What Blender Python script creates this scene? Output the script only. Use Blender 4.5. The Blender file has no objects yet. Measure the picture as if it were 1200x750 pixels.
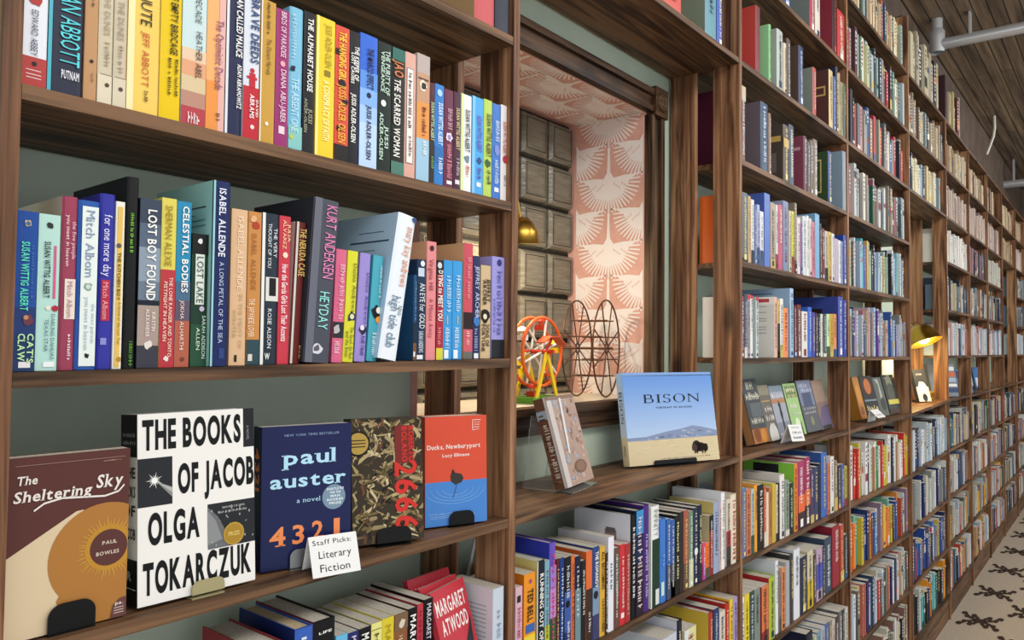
import bpy, bmesh, math, random
from mathutils import Vector, Matrix
R = random.Random(7)
sc = bpy.context.scene
COL = sc.collection
HC = 1.868                                   # camera height above the carpet

# ------------------------------------------------------------------ camera
FPX, YAW, PITCH, ROLL = 890.33, math.radians(39.022), math.radians(2.0486), math.radians(0.5426)
Fw = Vector((math.cos(YAW)*math.cos(PITCH), math.sin(YAW)*math.cos(PITCH), math.sin(PITCH)))
Rt = Vector((math.sin(YAW), -math.cos(YAW), 0)); Up = Rt.cross(Fw)
R2 = Rt*math.cos(ROLL) + Up*math.sin(ROLL); U2 = -Rt*math.sin(ROLL) + Up*math.cos(ROLL)
EYE = Vector((0, 0, HC))
cd = bpy.data.cameras.new('camera'); cam = bpy.data.objects.new('camera', cd); COL.objects.link(cam)
cd.sensor_width = 36; cd.lens = FPX/1200*36; cd.clip_start = 0.02; cd.clip_end = 100
m = Matrix((R2, U2, -Fw)).transposed().to_4x4(); m.translation = EYE
cam.matrix_world = m
sc.camera = cam

# ------------------------------------------------------------------ light
sc.view_settings.view_transform = 'Standard'; sc.view_settings.look = 'None'
sc.view_settings.exposure = 0.1; sc.view_settings.gamma = 1.0
W = bpy.data.worlds.new('world'); sc.world = W; W.use_nodes = True
W.node_tree.nodes['Background'].inputs[0].default_value = (0.93, 0.96, 1.0, 1)
W.node_tree.nodes['Background'].inputs[1].default_value = 0.95
def area(name, loc, target, sx, sy, power, col):
    l = bpy.data.lights.new(name, 'AREA'); l.shape = 'RECTANGLE'; l.size = sx; l.size_y = sy
    l.energy = power; l.color = col
    o = bpy.data.objects.new(name, l); COL.objects.link(o); o.location = loc
    o.rotation_euler = (Vector(target) - Vector(loc)).to_track_quat('-Z', 'Y').to_euler()
    return o
area('ceiling_light_near', (0.9, -1.35, 3.75), (1.4, 1.1, 1.5), 2.6, 0.8, 52, (1, .965, .92))
area('ceiling_light_middle', (4.6, -1.5, 3.9), (4.6, 1.1, 1.4), 3.2, 0.7, 66, (1, .965, .92))
area('ceiling_light_distant', (9.6, -1.7, 3.95), (9.6, 1.1, 1.3), 4.2, 0.7, 84, (1, .965, .92))

# ------------------------------------------------------------------ pixel helpers (points of the photograph onto real planes)
def ray(px, py): return Fw + R2*((px-600)/FPX) - U2*((py-375)/FPX)
def onY(px, py, y):
    r = ray(px, py); return EYE + r*(y/r.y)
def onX(px, py, x):
    r = ray(px, py); return EYE + r*(x/r.x)
def onZ(px, py, z):
    r = ray(px, py); return EYE + r*((z-HC)/r.z)

# ------------------------------------------------------------------ materials
def lin(c):
    c /= 255.0
    return c/12.92 if c <= 0.04045 else ((c+0.055)/1.055)**2.4
def rgb(h):
    h = h.lstrip('#')
    return tuple(lin(int(h[i:i+2], 16)) for i in (0, 2, 4)) + (1.0,)
_M = {}
def mat(h, rough=0.42, metal=0.0):
    k = (h, rough, metal)
    if k in _M: return _M[k]
    ma = bpy.data.materials.new('paint_' + h.strip('#')); ma.use_nodes = True
    b = ma.node_tree.nodes['Principled BSDF']
    b.inputs['Base Color'].default_value = rgb(h); b.inputs['Roughness'].default_value = rough
    b.inputs['Metallic'].default_value = metal
    b.inputs['Specular IOR Level'].default_value = 0.4 if rough < .25 or metal else 0.2
    _M[k] = ma
    return ma
def nodes(name):
    ma = bpy.data.materials.new(name); ma.use_nodes = True
    nt = ma.node_tree
    return ma, nt, nt.nodes['Principled BSDF'], (lambda t, **kw: _n(nt, t, kw)), nt.links.new
def _n(nt, t, kw):
    n = nt.nodes.new(t)
    for k, v in kw.items(): setattr(n, k, v)
    return n
def ramp(n, stops):
    r = n('ShaderNodeValToRGB'); e = r.color_ramp.elements
    e[0].position, e[0].color = stops[0][0], rgb(stops[0][1])
    e[1].position, e[1].color = stops[-1][0], rgb(stops[-1][1])
    for p, c in stops[1:-1]:
        q = e.new(p); q.color = rgb(c)
    return r
def wood(name, axis, dark, mid, light, rough=0.5):
    """stained pine: long streaky grain along one axis, a few knots"""
    ma, nt, b, n, L = nodes(name)
    g = n('ShaderNodeNewGeometry'); oi = n('ShaderNodeObjectInfo')
    off = n('ShaderNodeVectorMath', operation='MULTIPLY_ADD'); cmb = n('ShaderNodeCombineXYZ')
    for i in range(3): L(oi.outputs['Random'], cmb.inputs[i])
    L(cmb.outputs[0], off.inputs[0]); off.inputs[1].default_value = (3.1, 1.7, 2.3); L(g.outputs['Position'], off.inputs[2])
    mp = n('ShaderNodeMapping'); s = {'x': (1.6, 26, 26), 'z': (26, 26, 1.6), 'y': (26, 1.6, 26)}[axis]
    mp.inputs['Scale'].default_value = s; L(off.outputs[0], mp.inputs[0])
    no = n('ShaderNodeTexNoise'); no.inputs['Scale'].default_value = 1.0; no.inputs['Detail'].default_value = 5; no.inputs['Distortion'].default_value = 1.3
    L(mp.outputs[0], no.inputs['Vector'])
    mp2 = n('ShaderNodeMapping'); mp2.inputs['Scale'].default_value = tuple(v*4.5 if v > 2 else v*2 for v in s); L(off.outputs[0], mp2.inputs[0])
    n2 = n('ShaderNodeTexNoise'); n2.inputs['Scale'].default_value = 1.0; n2.inputs['Detail'].default_value = 3
    L(mp2.outputs[0], n2.inputs['Vector'])
    mp3 = n('ShaderNodeMapping'); mp3.inputs['Scale'].default_value = {'x': (2.6, 8, 8), 'z': (8, 8, 2.6), 'y': (8, 2.6, 8)}[axis]; L(off.outputs[0], mp3.inputs[0])
    vo = n('ShaderNodeTexVoronoi'); vo.inputs['Scale'].default_value = 1.0; L(mp3.outputs[0], vo.inputs['Vector'])
    kn = n('ShaderNodeMapRange'); kn.inputs[1].default_value = 0.07; kn.inputs[2].default_value = 0.2; kn.inputs[3].default_value = 0.28; kn.inputs[4].default_value = 1.0
    L(vo.outputs['Distance'], kn.inputs[0])
    mix = n('ShaderNodeMath', operation='MULTIPLY_ADD'); L(n2.outputs[0], mix.inputs[0]); mix.inputs[1].default_value = 0.45; 
    sub = n('ShaderNodeMath', operation='SUBTRACT'); L(no.outputs[0], sub.inputs[0]); sub.inputs[1].default_value = 0.22; L(sub.outputs[0], mix.inputs[2])
    rp = ramp(n, [(0.33, dark), (0.49, mid), (0.64, light)]); L(mix.outputs[0], rp.inputs[0])
    mul = n('ShaderNodeMix', data_type='RGBA', blend_type='MULTIPLY'); mul.inputs[0].default_value = 1.0
    L(rp.outputs[0], mul.inputs[6]); L(kn.outputs[0], mul.inputs[7])
    L(mul.outputs[2], b.inputs['Base Color']); b.inputs['Roughness'].default_value = rough
    b.inputs['Specular IOR Level'].default_value = 0.2
    bp = n('ShaderNodeBump'); bp.inputs['Strength'].default_value = 0.22; bp.inputs['Distance'].default_value = 0.004
    L(mix.outputs[0], bp.inputs['Height']); L(bp.outputs[0], b.inputs['Normal'])
    return ma
WX = wood('stained_pine_board', 'x', '#35261a', '#5c4330', '#7d5d42')
WZ = wood('stained_pine_post', 'z', '#4e3425', '#80593f', '#a67d5b')
WY = wood('dark_window_trim', 'x', '#241812', '#45301f', '#5d4430')
WYZ = wood('dark_window_jamb', 'z', '#2c2119', '#54402f', '#6d563f')
def noisy(name, c0, c1, scale, rough, bump=0.0):
    ma, nt, b, n, L = nodes(name)
    g = n('ShaderNodeNewGeometry'); no = n('ShaderNodeTexNoise'); no.inputs['Scale'].default_value = scale; no.inputs['Detail'].default_value = 4
    L(g.outputs['Position'], no.inputs['Vector'])
    rp = ramp(n, [(0.35, c0), (0.65, c1)]); L(no.outputs[0], rp.inputs[0]); L(rp.outputs[0], b.inputs['Base Color'])
    b.inputs['Roughness'].default_value = rough
    if bump:
        bp = n('ShaderNodeBump'); bp.inputs['Strength'].default_value = bump; bp.inputs['Distance'].default_value = 0.003
        L(no.outputs[0], bp.inputs['Height']); L(bp.outputs[0], b.inputs['Normal'])
    return ma
WALLM = noisy('sage_green_paint', '#b6c6b2', '#c1cfbc', 6, 0.6)
CARPET = noisy('beige_carpet', '#a19483', '#b3a694', 90, 0.95, 0.6)
PEACH = noisy('peach_wallpaper', '#d9a494', '#dfaf9f', 30, 0.6)
PAGES = noisy('page_edges', '#c4beae', '#d8d3c5', 240, 0.8)
PAGEY = noisy('yellowed_page_edges', '#c9b48c', '#d8c7a2', 240, 0.8)
def planks(name):
    ma, nt, b, n, L = nodes(name)
    g = n('ShaderNodeNewGeometry'); br = n('ShaderNodeTexBrick'); mp = n('ShaderNodeMapping')
    mp.inputs['Scale'].default_value = (1, 1, 1); L(g.outputs['Position'], mp.inputs[0]); L(mp.outputs[0], br.inputs['Vector'])
    br.inputs['Scale'].default_value = 1.0; br.inputs['Brick Width'].default_value = 2.3; br.inputs['Row Height'].default_value = 0.095
    br.inputs['Mortar Size'].default_value = 0.005
    br.inputs['Color1'].default_value = rgb('#7f6c57'); br.inputs['Color2'].default_value = rgb('#a08a6e'); br.inputs['Mortar'].default_value = rgb('#2a211a')
    no = n('ShaderNodeTexNoise'); mp2 = n('ShaderNodeMapping'); mp2.inputs['Scale'].default_value = (1.2, 22, 1); L(g.outputs['Position'], mp2.inputs[0])
    L(mp2.outputs[0], no.inputs['Vector']); no.inputs['Scale'].default_value = 1; no.inputs['Detail'].default_value = 5
    rp = ramp(n, [(0.3, '#8a8078'), (0.7, '#ffffff')]); L(no.outputs[0], rp.inputs[0])
    mul = n('ShaderNodeMix', data_type='RGBA', blend_type='MULTIPLY'); mul.inputs[0].default_value = 1.0
    L(br.outputs['Color'], mul.inputs[6]); L(rp.outputs[0], mul.inputs[7]); L(mul.outputs[2], b.inputs['Base Color'])
    b.inputs['Roughness'].default_value = 0.7
    return ma
CEIL = planks('ceiling_planks')
def glassblock():
    ma, nt, b, n, L = nodes('rippled_glass_block')
    g = n('ShaderNodeNewGeometry'); mp = n('ShaderNodeMapping'); mp.inputs['Scale'].default_value = (14, 14, 95); L(g.outputs['Position'], mp.inputs[0])
    no = n('ShaderNodeTexNoise'); no.inputs['Scale'].default_value = 1.0; no.inputs['Detail'].default_value = 2; L(mp.outputs[0], no.inputs['Vector'])
    rp = ramp(n, [(0.3, '#6f6858'), (0.7, '#867f6d')]); L(no.outputs[0], rp.inputs[0]); L(rp.outputs[0], b.inputs['Base Color'])
    b.inputs['Roughness'].default_value = 0.18; b.inputs['Transmission Weight'].default_value = 0.18; b.inputs['IOR'].default_value = 1.5
    bp = n('ShaderNodeBump'); bp.inputs['Strength'].default_value = 0.5; bp.inputs['Distance'].default_value = 0.004
    L(no.outputs[0], bp.inputs['Height']); L(bp.outputs[0], b.inputs['Normal'])
    return ma
GLASSB = glassblock()
CLEAR = mat('#f4f6f6', 0.06); CLEAR.node_tree.nodes['Principled BSDF'].inputs['Transmission Weight'].default_value = 0.93
BRASS = mat('#b8923f', 0.28, 1.0); STEEL = mat('#d2d6da', 0.3, 0.55); IRON = mat('#5a3d2c', 0.5, 0.6)
def colattr():
    ma, nt, b, n, L = nodes('book_cloth_and_paper')
    a = n('ShaderNodeVertexColor', layer_name='Col'); L(a.outputs[0], b.inputs['Base Color']); b.inputs['Roughness'].default_value = 0.5; b.inputs['Specular IOR Level'].default_value = 0.2
    return ma
COLATTR = colattr()

# ------------------------------------------------------------------ mesh builder
class MB:
    def __init__(s): s.v = []; s.f = []; s.mi = []; s.ms = []; s.sm = []
    def slot(s, ma):
        if ma not in s.ms: s.ms.append(ma)
        return s.ms.index(ma)
    def add(s, vs, fs, ma, smooth=False):
        o = len(s.v); s.v += [tuple(p) for p in vs]; k = s.slot(ma)
        for f in fs: s.f.append([i+o for i in f]); s.mi.append(k); s.sm.append(smooth)
    def box(s, a, b, ma, top=None, left=None):
        x0, y0, z0 = a; x1, y1, z1 = b
        vs = [(x0,y0,z0),(x1,y0,z0),(x1,y1,z0),(x0,y1,z0),(x0,y0,z1),(x1,y0,z1),(x1,y1,z1),(x0,y1,z1)]
        s.add(vs, [(0,3,2,1),(4,5,6,7),(0,1,5,4),(1,2,6,5),(2,3,7,6),(3,0,4,7)], ma)
    def hexa(s, vs, ma): s.add(vs, [(0,3,2,1),(4,5,6,7),(0,1,5,4),(1,2,6,5),(2,3,7,6),(3,0,4,7)], ma)
    def bar(s, p, q, r, ma, n=8, r2=None):
        p = Vector(p); q = Vector(q); d = (q-p).normalized(); a = d.orthogonal().normalized(); b = d.cross(a); r2 = r if r2 is None else r2
        vs = [p + (a*math.cos(t)+b*math.sin(t))*r for t in [2*math.pi*i/n for i in range(n)]] + \
             [q + (a*math.cos(t)+b*math.sin(t))*r2 for t in [2*math.pi*i/n for i in range(n)]]
        s.add(vs, [(i, (i+1) % n, n+(i+1) % n, n+i) for i in range(n)], ma, True)
        s.add(vs[:n], [tuple(range(n-1, -1, -1))], ma); s.add(vs[n:], [tuple(range(n))], ma)
    def tube(s, pts, r, ma, n=8, closed=False):
        pts = [Vector(p) for p in pts]; N = len(pts); rings = []
        prev = None
        for i, p in enumerate(pts):
            a = pts[(i-1) % N] if (closed or i) else p; b = pts[(i+1) % N] if (closed or i < N-1) else p
            d = (b-a).normalized()
            u = d.orthogonal().normalized() if prev is None else (prev - d*prev.dot(d)).normalized()
            prev = u; w = d.cross(u)
            rings.append([p + (u*math.cos(t)+w*math.sin(t))*r for t in [2*math.pi*k/n for k in range(n)]])
        vs = [q for rg in rings for q in rg]; fs = []
        for i in range(N if closed else N-1):
            j = (i+1) % N
            for k in range(n): fs.append((i*n+k, i*n+(k+1) % n, j*n+(k+1) % n, j*n+k))
        s.add(vs, fs, ma, True)
        if not closed: s.add(rings[0], [tuple(range(n-1, -1, -1))], ma); s.add(rings[-1], [tuple(range(n))], ma)
    def lathe(s, c, axis, prof, ma, n=28):
        """prof: (radius, distance along the axis)"""
        c = Vector(c); d = Vector(axis).normalized(); a = d.orthogonal().normalized(); b = d.cross(a); vs = []
        for r, h in prof:
            for k in range(n):
                t = 2*math.pi*k/n; vs.append(c + d*h + (a*math.cos(t)+b*math.sin(t))*r)
        fs = [(i*n+k, i*n+(k+1) % n, (i+1)*n+(k+1) % n, (i+1)*n+k) for i in range(len(prof)-1) for k in range(n)]
        s.add(vs, fs, ma, True)
    def build(s, name, parent=None, org=None):
        me = bpy.data.meshes.new(name)
        o3 = Vector(org) if org is not None else Vector((0, 0, 0))
        me.from_pydata([tuple(Vector(p)-o3) for p in s.v], [], s.f)
        for ma in s.ms: me.materials.append(ma)
        me.polygons.foreach_set('material_index', s.mi); me.polygons.foreach_set('use_smooth', s.sm); me.update()
        o = bpy.data.objects.new(name, me); COL.objects.link(o)
        if parent is not None: o.parent = parent
        elif org is not None: o.location = o3
        return o
def thing(name, loc, label, cat, group=None, rot=None):
    o = bpy.data.objects.new(name, None); COL.objects.link(o); o.empty_display_size = 0.05
    o.location = loc
    if rot: o.rotation_euler = rot
    return tag(o, label, cat, group)
def tag(o, label, cat, group=None):
    o['label'] = label; o['category'] = cat
    if group: o['group'] = group
    return o
def struct(o): o['kind'] = 'structure'; return o

# ------------------------------------------------------------------ lettering
_G = {}
def glyph(ch, bold):
    k = (ch, bold)
    if k in _G: return _G[k]
    cu = bpy.data.curves.new('g', 'FONT'); cu.body = ch; cu.size = 1.0; cu.resolution_u = 6 if int(bold) == 2 else 2; cu.fill_mode = 'FRONT'
    cu.offset = {0: 0.0, 1: 0.022, 2: 0.042}[int(bold)]
    ob = bpy.data.objects.new('g', cu); COL.objects.link(ob)
    dg = bpy.context.evaluated_depsgraph_get(); me = ob.evaluated_get(dg).to_mesh()
    vs = [(p.co.x, p.co.y) for p in me.vertices]; fs = [tuple(p.vertices) for p in me.polygons]
    ob.evaluated_get(dg).to_mesh_clear()
    bpy.data.objects.remove(ob); bpy.data.curves.remove(cu)
    if vs:
        x0 = min(p[0] for p in vs); vs = [(p[0]-x0, p[1]) for p in vs]; w = max(p[0] for p in vs)
    else: w = 0.3
    _G[k] = (vs, fs, w)
    return _G[k]
CAP = max(p[1] for p in glyph('H', False)[0])
SERIF = {'l': [('t', -.07, .05), ('b', -.07, .15)], 'p': [('t', -.07, .05), ('b', -.07, .16)], 'i': [('b', -.07, .15)], 'r': [('t', -.07, .05), ('b', -.07, .16)],
         'n': [('t', -.07, .05), ('b', -.06, .14)], 'h': [('t', -.07, .05), ('b', -.06, .14)], 'm': [('t', -.07, .05), ('b', -.06, .14)], 'k': [('t', -.07, .05), ('b', -.06, .14)], 'b': [('t', -.07, .05)], 'u': [('t', -.07, .05)], 'f': [('b', -.0, .22)], '1': [('b', -.08, .26)], '4': [('b', .18, .5)]}
def lay(text, bold=False, gap=0.09, serif=False, jitter=0.0, rng=None):
    """[(verts, faces)] in units of the cap height, and the total width"""
    out = []; x = 0.0
    for ch in text:
        if ch == ' ': x += 0.32; continue
        vs, fs, w = glyph(ch, bold)
        dy = rng.uniform(-jitter, jitter) if jitter else 0; sk = rng.uniform(-jitter, jitter)*1.5 if jitter else 0
        out.append(([((px + x + sk*py)/CAP, (py+dy)/CAP) for px, py in vs], fs))
        if serif and ch in SERIF:
            yt = max(p[1] for p in vs); yb = min(p[1] for p in vs)
            for at, a, b in SERIF[ch]:
                y = yt-.05 if at == 't' else yb if at == 'b' else 0
                out.append(([((x+a)/CAP, y/CAP), ((x+b)/CAP, y/CAP), ((x+b)/CAP, (y+.05)/CAP), ((x+a)/CAP, (y+.05)/CAP)], [(0, 1, 2, 3)]))
        x += w + gap
    return out, max(x-gap, 0.01)/CAP
def blocks(n, rng):
    out = []; x = 0.0
    for i in range(n):
        w = rng.choice((.35, .5, .6, .7)); h = rng.choice((1, 1, .75, .75, 1))
        if rng.random() < .16: x += .4
        out.append(([(x, 0), (x+w*.38, 0), (x+w*.38, h), (x, h)], [(0, 1, 2, 3)]))
        if rng.random() < .75: out.append(([(x+w*.3, h*.38), (x+w, h*.38), (x+w, h*.62), (x+w*.3, h*.62)], [(0, 1, 2, 3)]))
        if rng.random() < .5: out.append(([(x+w*.72, 0), (x+w, 0), (x+w, h*.9), (x+w*.72, h*.9)], [(0, 1, 2, 3)]))
        x += w+.22
    return out, max(x-.22, .1)
class Plane:
    """a flat frame on a thing: decoration is laid on it in layers 0.25 mm apart"""
    def __init__(s, mb, o, ux, uy, n, step=0.00025):
        s.mb = mb; s.o = Vector(o); s.ux = Vector(ux); s.uy = Vector(uy); s.n = Vector(n); s.k = 1; s.step = step
    def P(s, u, v, k=None): return s.o + s.ux*u + s.uy*v + s.n*(s.step*(k if k is not None else s.k))
    def poly(s, pts, ma, k=None):
        s.mb.add([s.P(u, v, k) for u, v in pts], [tuple(range(len(pts)))], ma)
    def rect(s, u0, u1, v0, v1, ma, k=None): s.poly([(u0, v0), (u1, v0), (u1, v1), (u0, v1)], ma, k)
    def disc(s, u, v, r, ma, k=None, ry=None, n=20, jag=0, rng=R):
        ry = r if ry is None else ry
        s.poly([(u + r*(1+jag*rng.uniform(-1, 1))*math.cos(2*math.pi*i/n), v + ry*(1+jag*rng.uniform(-1, 1))*math.sin(2*math.pi*i/n)) for i in range(n)], ma, k)
    def line(s, pts, w, ma, k=None):
        for (a, b), (c, d) in zip(pts, pts[1:]):
            dx, dy = c-a, d-b; l = math.hypot(dx, dy) or 1; nx, ny = -dy/l*w/2, dx/l*w/2
            s.poly([(a+nx, b+ny), (a-nx, b-ny), (c-nx, d-ny), (c+nx, d+ny)], ma, k)
    def text(s, t, u0, v0, du, dv, ma, k=None, bold=False, serif=False, vert=False, jitter=0.0, slant=0.0, rng=R):
        """text whose line is du long and whose capitals are dv tall, from (u0, v0); vert: read downwards"""
        g, w = blocks(int(t[1:] or 10), rng) if t.startswith('~') else lay(t, bold, serif=serif, jitter=jitter, rng=rng)
        sx = du/w
        for vs, fs in g:
            if vert: pts = [s.P(u0 + y*dv, v0 - x*sx, k) for x, y in vs]
            else: pts = [s.P(u0 + x*sx + slant*y*dv, v0 + y*dv, k) for x, y in vs]
            s.mb.add(pts, fs, ma)
# ------------------------------------------------------------------ the shelf wall: measures
D = 0.985                                   # front plane of all shelves
YB = 1.235; YW = 1.245                      # back of the boards, face of the wall
XP = dict(A0=.3147, A1=1.213, M=2.399, B1=3.642, B2=4.911, B3=6.10, C1=7.10, C2=8.15, C3=9.2, D1=10.4, E1=11.4, E2=12.4)
ORDER = ['A0','A1','M','B1','B2','B3','C1','C2','C3','D1','E1','E2']
LV = dict(Lm3=1.654, Lm2=1.311, Lm1=.965, L0=.641, L1=.2986, L2=-.0316, L3=-.3495, L4=-.695, L5=-1.025, L6=-1.362, L7=-1.692)
ADJ = {'A0': dict(L1=.0003, L2=-.003), 'A1': dict(L0=.006, L1=.001, L2=.0084), 'M': dict(L0=-.0098, L1=-.0065, L2=.002, L3=.0014, L4=.009),
       'B1': dict(Lm2=.0046, Lm1=.002, L0=-.0076, L1=-.0015, L2=.003, L3=-.0107, L4=-.002, L5=.009),
       'B2': dict(Lm3=-.004, Lm2=-.008, L0=-.004, L1=.007, L2=-.002, L3=-.0155, L4=-.025, L5=-.014), 'B3': dict(Lm3=.007, L3=.01)}
def zpost(p, l): return LV[l] + HC + ADJ.get(p, {}).get(l, 0)
def zshelf(p0, p1, l, x):
    a, b = zpost(p0, l), zpost(p1, l); t = (x-XP[p0])/(XP[p1]-XP[p0]); return a+(b-a)*t
PT = 0.02                                    # post thickness
TOP = HC + 1.99
CZ = HC + 2.54                               # ceiling

# ------------------------------------------------------------------ room shell
XL, XR, YR = -2.2, 14.2, -3.6
mb = MB(); mb.box((XL, YR, -.1), (XR, YW+.5, 0), CARPET)
DARK = mat('#3a2c24', 0.95)
def motif(cx, cy, s):
    pl = Plane(mb, (cx, cy, 0), (0, -1.15, 0), (2.3, 0, 0), (0, 0, 1), step=.0006)
    for sg in (-1, 1):
        pts = [(sg*s*(.04+.2*t), s*(.55*math.sin(t*2.6)-.05)*.42) for t in [i/6 for i in range(7)]]
        for fl in (-1, 1):
            pl.line([(a, b*fl) for a, b in pts], s*.10, DARK, 1)
            pl.line([(sg*s*.05, 0), (sg*s*.30, fl*s*.10), (sg*s*.44, fl*s*.27)], s*.09, DARK, 2)
            pl.disc(sg*s*.46, fl*s*.27, s*.085, DARK, 3, n=8); pl.disc(sg*s*.20, fl*s*.23, s*.075, DARK, 3, n=8)
            pl.disc(sg*s*.36, fl*s*.13, s*.075, DARK, 3, n=8)
    pl.disc(0, 0, s*.11, DARK, 4, n=10)
for i in range(-5, 10):
    for j in range(7):
        x = 6.2 + i*.79 + (.395 if j % 2 else 0); y = .825 - j*.26
        if XL+.4 < x < XR-.4: motif(x, y, .205)
struct(mb.build('floor'))
mb = MB(); mb.box((XL, YR, CZ), (XR, YW+.5, CZ+.1), CEIL); struct(mb.build('ceiling'))
WX0, WX1, WZ0, WZ1, WY1 = 1.2, 2.231, HC-.157, HC+.792, 1.522
mb = MB()
BROWN = noisy('dark_brown_upper_wall', '#4a3c32', '#5c4c40', 5, .8)
g_ = .021; zu = HC+1.7
for a, b, ma in (((XL, YW, 0), (WX0-g_, YW+.1, CZ), WALLM), ((WX1+g_, YW, 0), (4.95, YW+.1, CZ), WALLM), ((4.95, YW, 0), (XR, YW+.1, zu), WALLM), ((4.95, YW, zu), (XR, YW+.1, CZ), BROWN), ((WX0-g_, YW, 0), (WX1+g_, YW+.1, WZ0-.021), WALLM), ((WX0-g_, YW, WZ1+.021), (WX1+g_, YW+.1, CZ), WALLM)):
    mb.box(a, b, ma)
struct(mb.build('wall_back'))
mb = MB(); mb.box((XR, YR, 0), (XR+.1, YW+.5, CZ), mat('#6d6156', .8)); struct(mb.build('wall_right'))

# ------------------------------------------------------------------ window with papered reveal
def clip(poly, x0, x1, y0, y1):
    for ax, lim, sg in ((0, x0, 1), (0, x1, -1), (1, y0, 1), (1, y1, -1)):
        out = []
        for i in range(len(poly)):
            a, b = poly[i-1], poly[i]; ia, ib = sg*(a[ax]-lim) >= 0, sg*(b[ax]-lim) >= 0
            if ia != ib:
                t = (lim-a[ax])/(b[ax]-a[ax]); out.append((a[0]+(b[0]-a[0])*t, a[1]+(b[1]-a[1])*t))
            if ib: out.append(b)
        poly = out
        if len(poly) < 3: return []
    return poly
CRANE = mat('#f3ebe6', .55); CRLINE = mat('#d9b3a4', .6)
def crane(pl, cu, cv, s, lim):
    def put(p, ma, k):
        q = clip([(cu+a*s, cv+b*s) for a, b in p], *lim)
        if q: pl.poly(q, ma, k)
    N = 27
    for i in range(N):
        th = math.radians(8 - 196*i/(N-1)); L = .60 - .08*abs(math.sin(th))**2 + (.05 if i in (0, N-1) else 0)
        c, sn = math.cos(th), math.sin(th); w = .0185
        put([(c*.10+sn*w*.4, sn*.10-c*w*.4+.02), (c*.36+sn*w, sn*.36-c*w), (c*L+sn*.012, sn*L-c*.012), (c*(L+.02), sn*(L+.02)), (c*L-sn*.012, sn*L+c*.012), (c*.36-sn*w, sn*.36+c*w), (c*.10-sn*w*.4, sn*.10+c*w*.4+.02)], CRANE, 1 + i % 2)
    for sg in (-1, 1):
        put([(0, -.33), (sg*.26, -.25), (sg*.40, -.02), (sg*.56, .08), (sg*.30, .085), (sg*.10, .06), (0, .08)], CRANE, 3)
        for j in range(7):
            a, b = sg*(.10+.05*j), -.02-.035*(j % 3)
            put([(a, b), (a+sg*.035, b-.045), (a+sg*.028, b-.055), (a-sg*.008, b-.008)], CRLINE, 5)
    put([(-.10, .06), (-.035, .16), (-.02, .50), (-.028, .56), (0, .62), (.028, .56), (.02, .50), (.035, .16), (.10, .06), (0, -.05)], CRANE, 4)
rootw = struct(thing('window_1', ((WX0+WX1)/2, YW, WZ0), 'deep window of glass blocks in a crane papered recess', 'window'))
def wpart(mb, name):
    o = mb.build(name, rootw, rootw.location); o['kind'] = 'structure'; return o
mb = MB()
mb.box((WX1, YW, WZ0), (WX1+.02, WY1+.06, WZ1), PEACH)
mb.box((WX0-.02, YW, WZ0), (WX0, WY1+.06, WZ1), PEACH)
mb.box((WX0-.02, YW, WZ1), (WX1+.02, WY1+.06, WZ1+.02), PEACH)
d = WY1-YW
pl = Plane(mb, (WX1, YW, WZ0), (0, 1, 0), (0, 0, 1), (-1, 0, 0), step=.0004)
for k in range(-1, 6):
    for j in (-1, 0, 1):
        crane(pl, d/2 + j*d/2*1.02, .79 - .06 - .228*k - (.114 if j else 0), .203, (0.004, d-.004, 0, WZ1-WZ0))
pl = Plane(mb, (WX1, WY1, WZ1), (-1, 0, 0), (0, -1, 0), (0, 0, -1), step=.0004)
for k in range(0, 6):
    for j in range(-1, 5): crane(pl, .125+k*.25-(.125 if j % 2 else 0), -.02+j*.114, .203, (0, WX1-WX0, 0.004, d-.004))
pl = Plane(mb, (WX0, WY1, WZ0), (0, -1, 0), (0, 0, 1), (1, 0, 0), step=.0004)
for k in range(-1, 6):
    for j in (-1, 0, 1): crane(pl, d/2 + j*d/2*1.02, .73 - .228*k - (.114 if j else 0), .203, (0.004, d-.004, 0, WZ1-WZ0))
wpart(mb, 'papered_reveal')
mb = MB(); MORT = mat('#2e2a24', .7)
mb.box((WX0+.0005, WY1+.03, WZ0-.019), (WX1-.0005, WY1+.0595, WZ1-.0005), MORT)
bw = .152; x = WX1-.008
while x > WX0:
    z = WZ1-.012
    while z > WZ0-.05:
        x0, x1, z0, z1 = max(x-bw+.008, WX0+.004), x, max(z-bw+.01, WZ0-.02), z; y = WY1
        c = .014
        vs = [(x0, y+.03, z0), (x1, y+.03, z0), (x1, y+.03, z1), (x0, y+.03, z1), (x0+c*.3, y+.01, z0+c*.3), (x1-c*.3, y+.01, z0+c*.3), (x1-c*.3, y+.01, z1-c*.3), (x0+c*.3, y+.01, z1-c*.3),
              (x0+c, y, z0+c), (x1-c, y, z0+c), (x1-c, y, z1-c), (x0+c, y, z1-c)]
        fs = [(0, 1, 5, 4), (1, 2, 6, 5), (2, 3, 7, 6), (3, 0, 4, 7), (4, 5, 9, 8), (5, 6, 10, 9), (6, 7, 11, 10), (7, 4, 8, 11), (8, 9, 10, 11)]
        mb.add(vs, fs, GLASSB)
        for q in (.018, .026):
            fr = MORT if q < .02 else mat('#6d6452', .3)
            for a, b, e, g in ((x0+q, x1-q, z1-q-.003, z1-q), (x0+q, x1-q, z0+q, z0+q+.003), (x0+q, x0+q+.003, z0+q, z1-q), (x1-q-.003, x1-q, z0+q, z1-q)):
                mb.add([(a, y-.0006, e), (b, y-.0006, e), (b, y-.0006, g), (a, y-.0006, g)], [(0, 1, 2, 3)], fr)
        z -= bw
    x -= bw
wpart(mb, 'glass_block_pane')
mb = MB()                                    # head trim with two steps and a corner block
TX = WX1+.098
mb.box((WX0-.08, YW-.018, WZ1), (TX-.02, YW, WZ1+.075), WY)
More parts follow.
